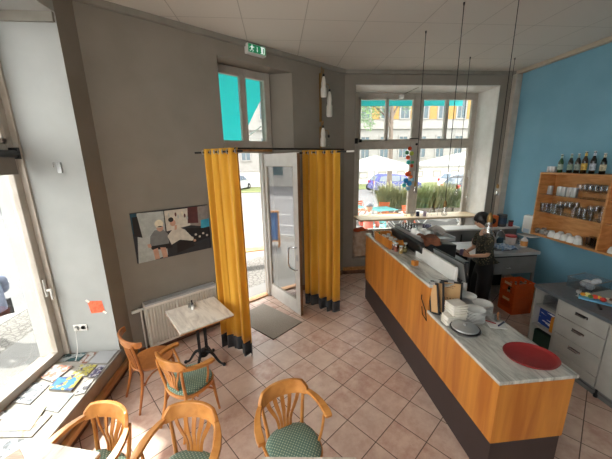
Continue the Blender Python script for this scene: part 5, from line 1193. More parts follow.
def head_mesh(mb, c, face=(0, -1, 0), tilt=0.0, s=1.0):
    """head with brow, nose, lips, chin, ears; local face direction -Y, tilt>0 looks down"""
    R = Matrix.Rotation(tilt, 3, 'X'); F = Vector(face); ang = math.atan2(F.x, -F.y); Rz = Matrix.Rotation(ang, 3, 'Z')
    def tr(p): return tuple(Vector(c)+(Rz @ (R @ Vector(p)))*s)
    nu, nv = 28, 20; vs = []
    for j in range(nv+1):
        ph = PI*j/nv
        for i in range(nu):
            th = 2*PI*i/nu; x = math.sin(ph)*math.sin(th); y = -math.sin(ph)*math.cos(th); z = -math.cos(ph)
            px, py, pz = x*.076, y*.096, z*.118
            f = max(0, -y)
            if z < 0: px *= 1-.22*(-z)**1.5; py = py*(1-.10*(-z)) - .012*(-z)*f
            w = f*math.exp(-(x/.16)**2)
            py -= .022*w*math.exp(-((z+.12)/.16)**2)+.010*w*math.exp(-((z-.10)/.16)**2)       # nose
            py -= .007*f*math.exp(-(x/.30)**2)*math.exp(-((z+.45)/.07)**2)                    # lips
            py -= .010*f*math.exp(-(x/.30)**2)*math.exp(-((z+.85)/.14)**2)                    # chin
            py += .008*f*math.exp(-((abs(x)-.38)/.16)**2)*math.exp(-((z-.08)/.12)**2)         # eye sockets
            vs.append(tr((px, py, pz)))
    mb.add(vs, [(j*nu+i, j*nu+(i+1) % nu, (j+1)*nu+(i+1) % nu, (j+1)*nu+i) for j in range(nv) for i in range(nu)])
    for sx in (-1, 1): mb.add([tr((sx*.078+ex*.012*sx, .008+ey*.018, -.005+ez*.032)) for ex, ey, ez in ((-1, 0, 0), (0, -1, 0), (.6, 0, 1), (0, 1, 0), (.6, 0, -1), (1, .5, 0))], [(0, 1, 2), (0, 2, 3), (0, 3, 4), (0, 4, 1), (5, 2, 1), (5, 3, 2), (5, 4, 3), (5, 1, 4)])
    return tr
def hand(mb, wrist, direc, palm_n, side, curl=.9, s=1.0):
    """palm and five fingers; direc = along the hand, palm_n = direction the fingers curl to"""
    d = Vector(direc).normalized(); n = Vector(palm_n); n = (n-d*n.dot(d)).normalized(); w = d.cross(n).normalized()*side; W = Vector(wrist)
    def P(a, b_, c): return W+(d*a+w*b_+n*c)*s
    mb.tube([P(-.01, 0, 0), P(.03, 0, 0), P(.06, 0, .004), P(.088, 0, .006)], [.024*s, .030*s, .036*s, .030*s], 10)
    mb.tube([P(.02, -.016, 0), P(.055, -.026, .002), P(.088, -.030, .004)], [.014*s, .016*s, .012*s], 8)
    for off, ln_, r in ((-.030, .070, .0085), (-.010, .078, .009), (.011, .072, .0088), (.030, .056, .0078)):
        p0 = P(.075, off, .004); a = .2; pts = [p0]; p = p0
        for f, seg in enumerate((.42, .33, .25)):
            a += curl*(.55 if f == 0 else .6); p = p+(d*math.cos(a)+n*math.sin(a))*(ln_*seg*1.15*s); pts.append(p)
        mb.tube(pts, [r*s, r*.95*s, r*.85*s, r*.62*s], 8)
    mb.tube([P(.018, .022, .004), P(.045, .048, .016), P(.068, .056, .032), P(.086, .052, .046)], [.013*s, .012*s, .010*s, .007*s], 8)

def person(label, loc, rz, J, E, root, head_c, face, tilt, skin, hands, shirt=None, bottoms=None, extra=None):
    t = thing('person', label, 'person', loc, rz)
    vs, fs = skinned(J, E, root); mb = MB().add(vs, fs); tr = head_mesh(mb, head_c, face, tilt)
    for h in hands: hand(mb, *h)
    mb.build('body', skin, t, ang=180)
    eb = MB()
    for sx in (-1, 1): eb.ball(tr((sx*.030, -.080, .010)), .011, 10)
    eb.build('eyes', M['black_plastic'], t)
    if shirt: MB().add(*skinned(*shirt[:3])).build('shirt', shirt[3], t, ang=180)
    if bottoms: MB().add(*skinned(*bottoms[:3])).build('trousers', bottoms[3], t, ang=180)
    return t, tr
# ---- the woman behind the bar (local facing -Y, her left is +X)
J = {'pel': ((0, .03, .92), (.085, .075)), 'wa': ((0, .01, 1.06), (.10, .085)), 'ch': ((0, -.01, 1.27), (.12, .10)), 'nb': ((0, -.02, 1.42), .05), 'nk': ((0, -.05, 1.50), .045),
     'sl': ((.165, -.01, 1.385), .045), 'el': ((.225, -.04, 1.12), .036), 'wl': ((.09, -.245, 1.06), .025),
     'sr': ((-.165, -.01, 1.385), .045), 'er': ((-.215, -.06, 1.12), .036), 'wr': ((-.07, -.25, 1.07), .025),
     'hl': ((.08, .03, .86), .068), 'kl': ((.10, .0, .48), .055), 'al': ((.10, .03, .08), .036), 'fl': ((.11, -.11, .035), .030),
     'hr': ((-.08, .03, .86), .068), 'kr': ((-.10, .0, .48), .055), 'ar': ((-.10, .03, .08), .036), 'fr': ((-.11, -.11, .035), .030)}
E2 = [('pel', 'wa'), ('wa', 'ch'), ('ch', 'nb'), ('nb', 'nk'), ('nb', 'sl'), ('sl', 'el'), ('el', 'wl'), ('nb', 'sr'), ('sr', 'er'), ('er', 'wr'), ('pel', 'hl'), ('hl', 'kl'), ('kl', 'al'), ('al', 'fl'), ('pel', 'hr'), ('hr', 'kr'), ('kr', 'ar'), ('ar', 'fr')]
Js = {'a': ((0, .03, .96), (.165, .155)), 'b': ((0, .01, 1.08), (.15, .13)), 'c': ((0, -.005, 1.27), (.165, .135)), 'd': ((0, -.01, 1.39), (.09, .075)), 'n': ((0, -.025, 1.44), .058),
      'l': ((.165, -.01, 1.385), .068), 'l2': ((.222, -.04, 1.14), .066), 'r': ((-.165, -.01, 1.385), .068), 'r2': ((-.215, -.05, 1.14), .066)}
Es = [('a', 'b'), ('b', 'c'), ('c', 'd'), ('d', 'n'), ('d', 'l'), ('l', 'l2'), ('d', 'r'), ('r', 'r2')]
Jt = {'w': ((0, .025, 1.05), (.135, .118)), 'p': ((0, .045, .90), (.18, .165)), 'hl': ((.09, .035, .78), .125), 'kl': ((.11, .0, .46), .105), 'al': ((.11, .03, .10), .08), 'hr': ((-.09, .035, .78), .125), 'kr': ((-.11, .0, .46), .105), 'ar': ((-.11, .03, .10), .08)}
Et = [('w', 'p'), ('p', 'hl'), ('hl', 'kl'), ('kl', 'al'), ('p', 'hr'), ('hr', 'kr'), ('kr', 'ar')]
wf, wtr = person('woman with a black bob and dark patterned shirt standing behind the bar', (3.23, 4.10, 0), rz_of(-.97, .22), J, E2, 'pel',
    (0, -.085, 1.615), (0, -1, 0), .38, M['skin'], [((.09, -.245, 1.06), (-.45, -.85, .25), (-.7, .1, .1), -1, .9), ((-.07, -.25, 1.07), (.45, -.85, .2), (.7, .1, .1), 1, .9)],
    (Js, Es, 'b', M['shirt']), (Jt, Et, 'p', M['trousers']))
def hairp(u, v):
    a = 2*PI*u; ph = PI*(.0+.78*v); x = math.sin(ph)*math.sin(a); y = -math.sin(ph)*math.cos(a); z = math.cos(ph)
    f = max(0, -y); r = 1.0+.02*math.sin(14*a+3*v)
    if v > .5: # below fringe level: leave the face free, keep curtain of hair at the sides and back
        k = (v-.5)/.5
        x *= 1+.12*k; y = y*(1+.05*k)
        if y < 0: y = y*(1-k*1.05); z = z*(1+.0*k)
    return wtr((x*.094*r, y*.112*r+.008, z*.128*r+.006))
MB().grid(hairp, 48, 26).build('hair', M['hair'], wf, ang=180, solid=.016)
MB().lathe([(.0001, 0), (.028, .004), (.03, .09), (.027, .09), (.001, .01)], (.01, -.335, 1.05), 16).build('held_cup', mat('mauve_cup', S_(150, 130, 170), .4), wf)
# ---- seated customer with a grey cap outside the far window
def seated(label, loc, rz, top_m, leg_m, cap_m, scale=1.0):
    J = {'pel': ((0, 0, .48), (.12, .10)), 'wa': ((0, .02, .64), (.11, .09)), 'ch': ((0, .0, .86), (.13, .10)), 'nb': ((0, -.01, 1.02), .05), 'nk': ((0, -.03, 1.10), .045),
         'sl': ((.17, -.0, .98), .046), 'el': ((.23, -.10, .74), .036), 'wl': ((.14, -.34, .70), .025), 'sr': ((-.17, 0, .98), .046), 'er': ((-.23, -.10, .74), .036), 'wr': ((-.14, -.34, .70), .025),
         'hl': ((.09, -.05, .48), .08), 'kl': ((.12, -.45, .50), .058), 'al': ((.12, -.46, .09), .04), 'fl': ((.12, -.6, .035), .03), 'hr': ((-.09, -.05, .48), .08), 'kr': ((-.12, -.45, .50), .058), 'ar': ((-.12, -.46, .09), .04), 'fr': ((-.12, -.6, .035), .03)}
    Js = {'a': ((0, .0, .50), (.155, .14)), 'b': ((0, .02, .66), (.145, .12)), 'c': ((0, .0, .86), (.165, .13)), 'd': ((0, -.0, .99), (.09, .075)), 'n': ((0, -.015, 1.05), .06),
          'l': ((.17, 0, .98), .072), 'l2': ((.23, -.09, .75), .060), 'l3': ((.16, -.30, .70), .042), 'r': ((-.17, 0, .98), .072), 'r2': ((-.23, -.09, .75), .060), 'r3': ((-.16, -.30, .70), .042)}
    Es = [('a', 'b'), ('b', 'c'), ('c', 'd'), ('d', 'n'), ('d', 'l'), ('l', 'l2'), ('l2', 'l3'), ('d', 'r'), ('r', 'r2'), ('r2', 'r3')]
    Jt = {'p': ((0, .0, .50), (.15, .13)), 'hl': ((.09, -.08, .50), .10), 'kl': ((.12, -.44, .51), .08), 'al': ((.12, -.46, .12), .065), 'hr': ((-.09, -.08, .50), .10), 'kr': ((-.12, -.44, .51), .08), 'ar': ((-.12, -.46, .12), .065)}
    Et = [('p', 'hl'), ('hl', 'kl'), ('kl', 'al'), ('p', 'hr'), ('hr', 'kr'), ('kr', 'ar')]
    p, tr = person(label, loc, rz, J, E2, 'pel', (0, -.05, 1.22), (0, -1, 0), .2, M['skin'], [((.14, -.34, .70), (-.3, -.9, 0), (0, 0, -1), -1, .4), ((-.14, -.34, .70), (.3, -.9, 0), (0, 0, -1), 1, .4)], (Js, Es, 'b', top_m), (Jt, Et, 'p', leg_m))
    MB().grid(lambda u, v: tr((.086*math.sin(PI*.52*v)*math.sin(2*PI*u), -.106*math.sin(PI*.52*v)*math.cos(2*PI*u)+.006, .03+.105*math.cos(PI*.52*v))), 28, 10).grid(lambda u, v: tr((.07*math.sin(PI*(u-.5)), -.09*math.cos(PI*(u-.5))-.075*v*math.cos(PI*(u-.5)), .04-.012*v)), 12, 4).build('cap', cap_m, p, ang=180, solid=.006)
    return p
cp = seated('customer in a grey cap and salmon top sitting outside the far window', (2.58, 8.0, -.15), rz_of(.5, .85), mat('salmon_top', S_(226, 130, 116), .9), M['trousers'], mat('grey_cap', S_(120, 124, 132), .9)); cp.scale = (1.12, 1.12, 1.12)
seated('person in a puffy grey-blue jacket outside the left shop window', (-4.33, 4.40, -.06), rz_of(-.95, .3), mat('puffy_jacket', S_(116, 126, 150), .8, S_(84, 92, 114), 7), M['trousers'], mat('navy_cap', S_(50, 56, 76), .9))

# ================================================================ OUTSIDE
GZ = -.15
struct(MB().quadprism([(-70, -10), (-5.2, -10), (-5.2, 17), (60, 17), (60, 60), (-70, 60)], GZ-.3, GZ-.02).build('street', M['asphalt'], smooth=False))
pav = MB().quadprism([(-4.25, -10), (-2.95, -10), (-2.95, 4.0), tuple(W1(-2.6, .6).xy), tuple(W1(.1, .6).xy), (1.4, 7.0), (6, 7.0), (60, 7.0), (60, 16.8), (-4.25, 16.8)], GZ-.3, GZ)
struct(pav.build('pavement', M['slab'], smooth=False))
struct(MB().box(-4.99, -4.25, -10, 16.8, GZ-.3, GZ+.001).build('cobble_strip', M['cobble'], smooth=False))
struct(MB().box(-5.2, -4.99, -10, 17, GZ-.3, GZ+.01).box(-4.99, 60, 16.8, 17, GZ-.3, GZ+.01).build('kerb', M['curb'], smooth=False))
struct(MB().quadprism([tuple(W1(-2.9, 1.15).xy), tuple(W1(-.6, 1.15).xy), tuple(W1(-.2, 2.8).xy), tuple(W1(-3.4, 2.8).xy)], GZ, GZ+.003).build('cobble_patch', M['cobble'], smooth=False))
mb = MB()
for y in range(-6, 60, 3): mb.box(-9.1, -8.9, y, y+1.7, GZ-.02, GZ-.016)
mb.box(-6.75, -6.6, -10, 15, GZ-.02, GZ-.016).box(-15.2, -15.05, -10, 60, GZ-.02, GZ-.016)
for k in range(6): mb.box(-12+1.1*k, -11.45+1.1*k, 17.5, 20.0, GZ-.02, GZ-.016)
struct(mb.build('road_markings', M['white_line'], smooth=False))
struct(MB().box(-14, 60, 26.5, 31.5, GZ-.02, GZ+.05).build('verge', M['grass'], smooth=False))
# paving joints
# building across the road
fac = thing('apartment_building', 'long pale building with tall windows and yellow wall panels across the road', 'building', (0, 32, GZ))
FX0, FX1, FH = -26, 52, 15
wx = [9.65+2.15*k for k in range(-16, 19)]
MB().box(FX0, FX1, 0, 8, 0, FH).build('wall', M['facade'], fac, smooth=False)
MB().box(FX0, FX1, -.25, 0, 5.85, 6.15).box(FX0, FX1, -.12, 0, 6.15, 6.6).box(FX0, FX1, -.15, 0, 1.65, 1.85).box(FX0, FX1, -.35, 0, 12.6, 13.1).build('cornice', M['facade_trim'], fac, smooth=False)
MB().box(FX0, FX1, -.06, 0, 0, 1.65).build('base_course', mat('stone_base', S_(196, 190, 182), .9, S_(180, 174, 166), 2), fac, smooth=False)
proto = {}
def bwin(kind, x, z, w, h):
    key = kind
    if key not in proto:
        f = MB().box(-w/2-.14, w/2+.14, -.10, 0, -.12, 0).box(-w/2-.14, -w/2, -.08, 0, 0, h).box(w/2, w/2+.14, -.08, 0, 0, h).box(-w/2-.14, w/2+.14, -.10, 0, h, h+.15).build('window', M['facade_trim'], fac, smooth=False)
        g = MB().box(-w/2, w/2, -.03, -.005, 0, h).build('pane', M['dark_pane'], f, smooth=False); MB().box(-.03, .03, -.05, -.03, 0, h).box(-w/2, w/2, -.05, -.03, h*.62, h*.62+.05).build('glazing_bar', M['facade_trim'], f, smooth=False)
        proto[key] = f; f.location = (x, 0, z)
    else: copy_tree(proto[key], (x, 0, z), parent=fac)
for x in wx:
    if -22 < x < 44: bwin('lower', x, 2.85, .86, 2.2); bwin('upper', x, 6.95, .9, 3.0)
    if 3 < x < 36: bwin('cellar', x-.1, .75, .7, .45)
pnl = None
for k in range(16):
    x = 9.65+2.15*(k-3)+1.075
    if pnl is None: pnl = MB().box(-.42, .42, -.04, 0, 0, 3.3).build('yellow_panel', M['facade_yellow'], fac, smooth=False); pnl.location = (x, 0, 6.85)
    else: copy_tree(pnl, (x, 0, 6.85), parent=fac)
f2 = thing('row_house', 'pale street front on the far side of the left street', 'building', (-24, 0, GZ))
MB().box(-8, 0, -6, 28, 0, 13).build('wall', M['facade'], f2, smooth=False); MB().box(0, .2, -6, 28, 4.0, 4.3).build('cornice', M['facade_trim'], f2, smooth=False)
for k in range(9):
    for z in (1.2, 5.6, 9.2):
        y = -3+3.4*k; fr = MB().box(0, .08, y-.7, y+.7, z-.1, z).box(0, .08, y-.7, y-.6, z, z+2).box(0, .08, y+.6, y+.7, z, z+2).box(0, .08, y-.7, y+.7, z+2, z+2.1).build('window', M['facade_trim'], f2, smooth=False)
        MB().box(0, .03, y-.6, y+.6, z, z+2).build('pane', M['dark_pane'], fr, smooth=False)

# cars
def car(label, loc, rz, paint, length=4.0, cat='car', kind='hatch'):
    t = thing('car', label, cat, loc, rz, 'parked cars on the street'); L = length/2
    prof = [(-L, .38), (-L+.02, .72), (-L+.12, .98), (-L+.45, 1.42), (-L+.75, 1.52), (.15, 1.52), (.60, 1.42), (1.15, 1.02), (L-.15, .86), (L-.0, .66), (L, .38), (L-.5, .22), (-L+.5, .22)]
    def section(sc_in):
        return prof
    mb = MB(); n = len(prof); W_ = .86
    rows = [(-W_, 1.0), (-W_*.97, .985), (W_*.97, .985), (W_, 1.0)]
    vs = []
    for y, in_ in ((-.86, 0), (-.80, 1), (.80, 1), (.86, 0)):
        for x, z in prof:
            tuck = max(0, z-.95)*.32
            yy = math.copysign(abs(y)-(tuck if True else 0), y)
            vs.append((x*(.985 if in_ == 0 else 1), yy, z*(.99 if in_ == 0 and z > .5 else 1)))
    fs = [tuple(range(n)), tuple(range(3*n, 4*n))[::-1]]+[(r*n+i, r*n+(i+1) % n, (r+1)*n+(i+1) % n, (r+1)*n+i) for r in range(3) for i in range(n)]
    mb.add(vs, fs); mb.build('body', paint, t, bevel=.03, ang=40)
    gl = mat('car_glass_%d' % len(D.materials), S_(86, 98, 110), .08, spec=.8)
    for sd in (-1, 1):
        def q(pts, y0): MB().add([(x, sd*(.872-max(0, z-.95)*.32), z) for x, z in pts]+[(x, sd*(.860-max(0, z-.95)*.32), z) for x, z in pts], [tuple(range(len(pts))), tuple(range(len(pts), 2*len(pts)))[::-1]]+[(i, (i+1) % len(pts), len(pts)+(i+1) % len(pts), len(pts)+i) for i in range(len(pts))]).build('side_window', gl, t, smooth=False)
        q([(-L+.42, 1.02), (-L+.62, 1.38), (-.75, 1.43), (-.75, 1.0)], 0); q([(-.68, 1.0), (-.68, 1.43), (.14, 1.43), (.14, .99)], 0); q([(.21, .99), (.21, 1.42), (.52, 1.36), (.98, 1.0)], 0)
        MB().box(.75, .93, sd*.86-.04, sd*.95, .98, 1.10).build('wing_mirror', paint, t, bevel=.02)
        for x in (-L+.72, L-.80):
            T = Matrix.Translation((x, sd*.80, .31)) @ Matrix.Rotation(PI/2, 4, 'X')
            w_ = MB().lathe([(.18, -.10), (.29, -.10), (.31, -.07), (.31, .07), (.29, .10), (.18, .10)], (0, 0, 0), 28, T).build('wheel', M['tyre'], t)
            MB().lathe([(.001, -.105), (.06, -.11), (.10, -.095), (.185, -.10), (.185, .10), (.10, .095), (.06, .11), (.001, .105)], (0, 0, 0), 20, T).build('hub_cap', M['steel'], w_)
        MB().box(-L-.005, -L+.20, sd*.70-.08, sd*.70+.10, .82, 1.02).build('tail_light', mat('tail_%d' % len(D.materials), S_(170, 30, 36), .3), t, bevel=.02)
        MB().box(L-.26, L-.06, sd*.66-.12, sd*.66+.10, .66, .80).build('headlight', M['chrome'], t, bevel=.02)
    MB().add([(-L+.16, -.62, 1.04), (-L+.16, .62, 1.04), (-L+.46, .54, 1.40), (-L+.46, -.54, 1.40), (-L+.13, -.62, 1.06), (-L+.13, .62, 1.06), (-L+.43, .54, 1.42), (-L+.43, -.54, 1.42)], [(0, 1, 2, 3), (7, 6, 5, 4), (0, 1, 5, 4), (2, 3, 7, 6), (1, 2, 6, 5), (3, 0, 4, 7)]).build('rear_window', gl, t)
    MB().add([(1.10, -.64, 1.05), (1.10, .64, 1.05), (.62, .54, 1.41), (.62, -.54, 1.41), (1.14, -.64, 1.06), (1.14, .64, 1.06), (.66, .54, 1.43), (.66, -.54, 1.43)], [(0, 1, 2, 3), (7, 6, 5, 4), (0, 1, 5, 4), (2, 3, 7, 6), (1, 2, 6, 5), (3, 0, 4, 7)]).build('windscreen', gl, t)
    return t
car('dark blue small car parked across the road, seen side-on behind the white parasol', (9.55, 23.2, GZ-.02), 0, M['carblue'], 4.0)
car('silver car parked in the right half of the far window view', (15.9, 23.3, GZ-.02), 0, M['carsilver'], 4.2)
car('dark grey car in front of the silver one, partly behind the plants', (13.3, 18.6, GZ-.02), .2, M['cardark'], 4.1)
car('pale car parked far down the left street, seen through the entrance opening', (-4.2, 29.0, GZ-.02), 1.2, M['carsilver'], 4.2)
# parasols
def parasol(label, loc, r, zt, ze, square=False):
    t = thing('parasol', label, 'parasol', loc, .3, 'white parasols on the terrace')
    MB().tube([(0, 0, 0), (0, 0, zt-GZ)], .025, 10).build('pole', M['steel'], t)
    def P(u, v):
        a = 2*PI*u; k = 8; sc_ = 1/math.cos(((a % (2*PI/k))-PI/k))*math.cos(PI/k); rr = r*v*sc_
        return (rr*math.cos(a), rr*math.sin(a), zt-GZ-(zt-ze)*v**1.15)
    MB().grid(P, 48, 10).build('canopy', M['canopy_white'], t, solid=.01, ang=30)
    MB().box(-.30, .30, -.30, .30, 0, .06).build('base_plate', M['crown'], t)
    for k in range(8):
        a = 2*PI*k/8; MB().tube([(0, 0, zt-GZ-.02), (r*.98*math.cos(a), r*.98*math.sin(a), ze-GZ-.02)], .008, 5).build('rib', M['steel'], t)
    return t
parasol('white parasol with its pole in front of the blue car', (4.06, 12.0, GZ), 1.85, 2.72, 2.15)
parasol('large white parasol at the right of the far window view, cut by the window frame', (7.9, 11.2, GZ), 2.5, 2.85, 2.30)
# terrace furniture
def cafe_table(label, loc, m, s=.7, z=.74):
    t = thing('terrace_table', label, 'table', loc, .2, 'tables on the terrace')
    MB().box(-s/2, s/2, -s/2, s/2, z-.03, z).build('tabletop', m, t, bevel=.006)
    for sx in (-1, 1):
        for sy in (-1, 1): MB().tube([(sx*s*.42, sy*s*.42, z-.03), (-sx*s*.40, sy*s*.42, 0)], .012, 6).build('leg', M['white_paint'], t)
    return t
tealp = mat('teal_paint', S_(120, 206, 206), .5); orp = mat('orange_slats', S_(222, 110, 60), .5); whp = M['white_paint']
for lab, x, y, m, s in (('pale teal folding table on the terrace, far left', 3.2, 12.3, tealp, .8), ('pale teal folding table on the terrace under the left parasol', 4.25, 11.4, tealp, .9), ('white folding table with crossed legs in the middle of the terrace', 5.1, 10.2, whp, .9), ('white folding table at the right of the terrace', 6.8, 9.6, whp, .9), ('low orange folding table behind the customer with the cap', 4.1, 10.0, orp, .7)):
    cafe_table(lab, (x, y, GZ), m, s)
def fold_chair(label, loc, rz, m):
    t = thing('folding_chair', label, 'chair', loc, rz, 'folding chairs on the terrace')
    mb = MB()
    for k in range(5): mb.box(-.2, .2, -.19+.08*k, -.13+.08*k, .44, .455)
    mb.build('seat', m, t)
    mb = MB()
    for k in range(3): mb.box(-.2, .2, .20, .212, .60+.09*k, .66+.09*k)
    mb.build('backrest', m, t)
    for sx in (-1, 1): MB().tube([(sx*.21, -.20, 0), (sx*.21, .21, .86)], .012, 6).build('leg', m, t); MB().tube([(sx*.19, .22, 0), (sx*.19, -.18, .45)], .012, 6).build('leg', m, t)
    return t
for lab, x, y, a, m in (('orange folding chair beside the left teal table', 3.8, 12.9, .4, orp), ('orange folding chair in the middle of the terrace, seen from behind', 4.6, 12.2, -.5, orp), ('orange folding chair next to the low orange table', 4.75, 9.9, 1.5, orp), ('pale teal folding chair in front of the middle table', 3.5, 9.6, 2.6, tealp), ('dark teal folding chair right of the plants', 7.6, 10.1, 2.2, mat('dark_teal', S_(50, 90, 90), .5)), ('orange folding chair behind the white middle table', 5.3, 11.2, .2, orp)):
    fold_chair(lab, (x, y, GZ), a, m)
def grass_plant(label, loc, n, h, seed, m):
    t = thing('planter', label, 'plant', loc, 0, 'planters along the terrace'); r = random.Random(seed)
    MB().box(-.42, .42, -.22, .22, 0, .38).build('planter_box', mat('planter_%d' % seed, S_(120, 112, 100), .8), t, bevel=.01)
    mb = MB()
    for k in range(n):
        a = r.uniform(0, 2*PI); x, y = r.uniform(-.38, .38), r.uniform(-.16, .16); L_ = h*r.uniform(.6, 1.1); out = r.uniform(.2, .9)*L_; w = r.uniform(.012, .028)
        pts = [Vector((x, y, .36)), Vector((x+out*.25*math.cos(a), y+out*.25*math.sin(a), .36+L_*.5)), Vector((x+out*.65*math.cos(a), y+out*.65*math.sin(a), .36+L_*.85)), Vector((x+out*math.cos(a), y+out*math.sin(a), .36+L_*.88))]
        q = Vector((-math.sin(a), math.cos(a), 0)); vs = []
        for i, p in enumerate(pts): vs += [p-q*w*(1-i*.3), p+q*w*(1-i*.3)]
        mb.add(vs, [(0, 1, 3, 2), (2, 3, 5, 4), (4, 5, 7, 6)])
    mb.build('foliage', m, t, smooth=False)
    return t
for i, (x, y, n, h, m, lab) in enumerate(((5.25, 13.5, 420, 1.35, M['leaf_pale'], 'tall pale spiky grass planter just right of the blue car'), (6.12, 13.4, 400, 1.2, M['leaf_pale'], 'pale grass planter behind the mobile'), (6.99, 13.3, 420, 1.25, M['leaf'], 'greener leafy planter right of the window mullion'), (7.86, 13.2, 420, 1.3, M['leaf_pale'], 'pale grass planter below the silver car'), (8.73, 13.1, 400, 1.0, M['leaf'], 'low green planter at the right of the terrace'))):
    grass_plant(lab, (x, y, GZ), n, h, 11+i, m)
# tree
t = thing('street_tree', 'leafy street tree with a pale trunk in front of the pale building, upper left panes', 'tree', (7.85, 20.0, GZ))
MB().tube([(0, 0, 0), (.03, 0, 2.5), (-.02, .05, 5), (0, 0, 8.5)], [.20, .16, .14, .08], 12).tube([(-.02, .05, 4.6), (-.9, -.4, 6.4), (-2.2, -.8, 7.2)], [.09, .06, .03]).tube([(0, 0, 5.4), (.9, .3, 7.2), (1.6, .4, 8)], [.08, .05, .03]).tube([(0, .03, 5.2), (-1.2, .2, 6.2), (-2.6, 0, 6.0)], [.07, .05, .02]).build('trunk', M['bark'], t)
r = random.Random(5); mb = MB()
cl = [(-2.6, -.4, 6.6, 1.2), (-1.6, 0, 7.4, 1.3), (-3.2, .2, 5.6, .8), (-2.0, -.2, 5.5, .75), (-.9, .2, 6.3, .9), (.6, 0, 7.4, 1.2), (1.6, .3, 7.8, 1.0), (-3.6, 0, 7.6, 1.1), (0, 0, 8.6, 1.6), (1.0, .1, 6.3, .6), (-1.5, 0, 4.95, .4), (-3.3, .1, 4.7, .45)]
for cx, cy, cz, R_ in cl:
    for k in range(int(420*R_*R_)):
        d = Vector((r.gauss(0, 1), r.gauss(0, 1), r.gauss(0, 1))).normalized()*R_*r.uniform(.35, 1.05); p = Vector((cx, cy, cz))+d
        a = Vector((r.uniform(-1, 1), r.uniform(-1, 1), r.uniform(-1, 1))).normalized()*.075; b_ = a.orthogonal().normalized()*.05
        mb.add([p-a, p+b_, p+a, p-b_], [(0, 1, 2, 3)])
mb.build('foliage', mat('tree_leaf', S_(88, 122, 80), .7, S_(130, 156, 104), 1.5, trans=.3), t, smooth=False, solid=0)
# bicycle
t = thing('bicycle', 'bicycle leaning on the verge across the road at the far left of the window', 'bicycle', (8.75, 25.6, GZ-.02), .1)
for x in (-.52, .52):
    T = Matrix.Translation((x, 0, .34)) @ Matrix.Rotation(PI/2, 4, 'X'); w_ = MB().lathe([(.315, -.018), (.345, -.018), (.345, .018), (.315, .018), (.315, -.018)], (0, 0, 0), 28, T).build('wheel', M['tyre'], t)
    mb = MB()
    for k in range(8): a = PI*k/8; mb.tube([(x-.32*math.cos(a), 0, .34-.32*math.sin(a)), (x+.32*math.cos(a), 0, .34+.32*math.sin(a))], .003, 4)
    mb.build('spokes', M['steel'], w_)
MB().tube([(-.52, 0, .34), (-.15, 0, .85), (.38, 0, .88), (.52, 0, .34)], .018, 6).tube([(-.52, 0, .34), (-.05, 0, .30), (.38, 0, .86)], .018, 6).tube([(-.05, 0, .30), (-.18, 0, .95)], .018, 6).build('bicycle_frame', M['carblue'], t)
MB().tube([(.38, -.25, 1.02), (.36, 0, 1.0), (.38, .25, 1.02)], .014, 6).tube([(.38, 0, .86), (.37, 0, 1.0)], .014, 6).build('handlebar', M['black_metal'], t); MB().box(-.30, -.06, -.06, .06, .94, .98).build('saddle', M['black_plastic'], t, bevel=.02)
# bench outside the door and A-board
t = thing('wooden_bench', 'light wooden bench with crossed legs on the pavement outside the entrance', 'bench', (-1.0, 7.35, GZ), .25)
mb = MB()
for k in range(3): mb.box(-.75, .75, -.15+.11*k, -.05+.11*k, .44, .47)
mb.build('seat', M['oak_trim'], t, bevel=.004)
for x in (-.6, .6): MB().tube([(x, -.16, .44), (x, .16, 0)], .014).build('leg', M['black_metal'], t); MB().tube([(x, .16, .44), (x, -.16, 0)], .014).build('leg', M['black_metal'], t)
t = thing('chalk_board_sign', 'blue folding pavement sign outside the entrance', 'sign', (-3.6, 7.2, GZ), 1.2)
for sd in (-1, 1):
    T = Matrix.Translation((0, sd*.16, 0)) @ Matrix.Rotation(sd*.17, 4, 'X')
    MB().box(-.32, -.28, -.015, .015, 0, 1.2, T).box(.28, .32, -.015, .015, 0, 1.2, T).box(-.28, .28, -.015, .015, 1.15, 1.2, T).box(-.28, .28, -.015, .015, .2, .25, T).build('sign_frame', M['oak_trim'], t)
    b_ = MB().box(-.28, .28, -.01, .01, .25, 1.15, T).build('board', mat('sign_blue_%d' % (sd+1), S_(70, 104, 150), .7), t, smooth=False)
# awnings
MBa = MB(); z0, z1 = 4.30, 2.95
q = [W1(-3.5, .66, z0), W1(-1.18, .66, z0), W1(-1.27, 2.15, z1), W1(-3.6, 2.15, z1)]
t = thing('door_awning', 'turquoise canvas awning sloping out over the entrance, seen through the transom window', 'awning')
MBa.add([tuple(p) for p in q]+[tuple(p+Vector((0, 0, .012))) for p in q], [(0, 1, 2, 3), (7, 6, 5, 4), (0, 1, 5, 4), (1, 2, 6, 5), (2, 3, 7, 6), (3, 0, 4, 7)]).build('canvas', M['teal'], t, smooth=False)
MB().tube([q[0], q[1]], .03).build('roller_case', M['crown'], t); MB().tube([q[2], q[3]], .02).build('front_bar', M['white_paint'], t)
for s in (-3.4, -1.31): MB().tube([W1(s, .66, 3.4), W1(s-.0, 2.15, z1)], .014).build('arm', M['white_paint'], t)
t = thing('window_awning', 'turquoise awning with a straight valance along the top of the far window outside', 'awning')
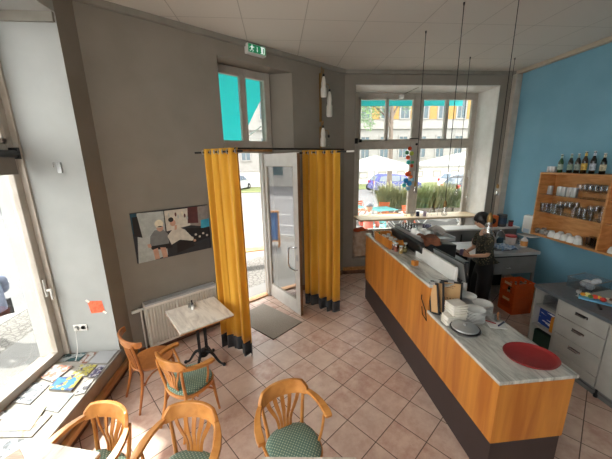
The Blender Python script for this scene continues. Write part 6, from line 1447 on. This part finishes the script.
MB().add([(1.3, 7.02, 4.62), (5.3, 7.02, 4.62), (5.3, 8.3, 4.26), (1.3, 8.3, 4.26), (1.3, 7.02, 4.635), (5.3, 7.02, 4.635), (5.3, 8.3, 4.275), (1.3, 8.3, 4.275)], [(3, 2, 1, 0), (4, 5, 6, 7), (0, 1, 5, 4), (1, 2, 6, 5), (2, 3, 7, 6), (3, 0, 4, 7)]).build('canvas', M['teal'], t, smooth=False)
MB().box(1.3, 5.3, 8.29, 8.30, 4.0, 4.26).build('valance', M['teal'], t, smooth=False)
MB().tube([(1.3, 8.3, 4.26), (5.3, 8.3, 4.26)], .02).build('front_bar', M['white_paint'], t)

# ================================================================ LIGHT AND CAMERA
wd = D.worlds.new('World'); sc.world = wd; wd.use_nodes = True
bg = wd.node_tree.nodes['Background']; bg.inputs[0].default_value = (1.0, .98, .95, 1); bg.inputs[1].default_value = 4.5
sl = D.lights.new('sun', 'SUN'); sl.energy = 7; sl.angle = math.radians(1.5); sl.color = (1, .95, .86)
so = D.objects.new('sun', sl); COL.objects.link(so)
el = math.radians(56); az = Vector((.87, -.50, 0)).normalized(); dv = Vector((az.x*math.cos(el), az.y*math.cos(el), -math.sin(el)))
so.rotation_euler = dv.to_track_quat('-Z', 'Y').to_euler(); so.location = (-8, 10, 12)
cam = D.cameras.new('camera'); cam.sensor_width = 36; cam.lens = 288.0946/612*36; cam.clip_start = .05; cam.clip_end = 300
co = D.objects.new('camera', cam); COL.objects.link(co)
R2 = ((0.995048477175716, -0.09758934968190153, -0.01883738036331339), (-0.04104091219339906, -0.230817110007236, -0.9721312181255374), (0.09052166368677891, 0.9680907914842342, -0.23367936975010575))
X, Y, Zv = Vector(R2[0]), -Vector(R2[1]), -Vector(R2[2])
co.matrix_world = Matrix(((X.x, Y.x, Zv.x, 0), (X.y, Y.y, Zv.y, 0), (X.z, Y.z, Zv.z, 2.5828), (0, 0, 0, 1)))
sc.camera = co
sc.view_settings.view_transform = 'Standard'; sc.view_settings.look = 'None'; sc.view_settings.gamma = 1; sc.view_settings.use_curve_mapping = False
sc.view_settings.exposure = 0.78
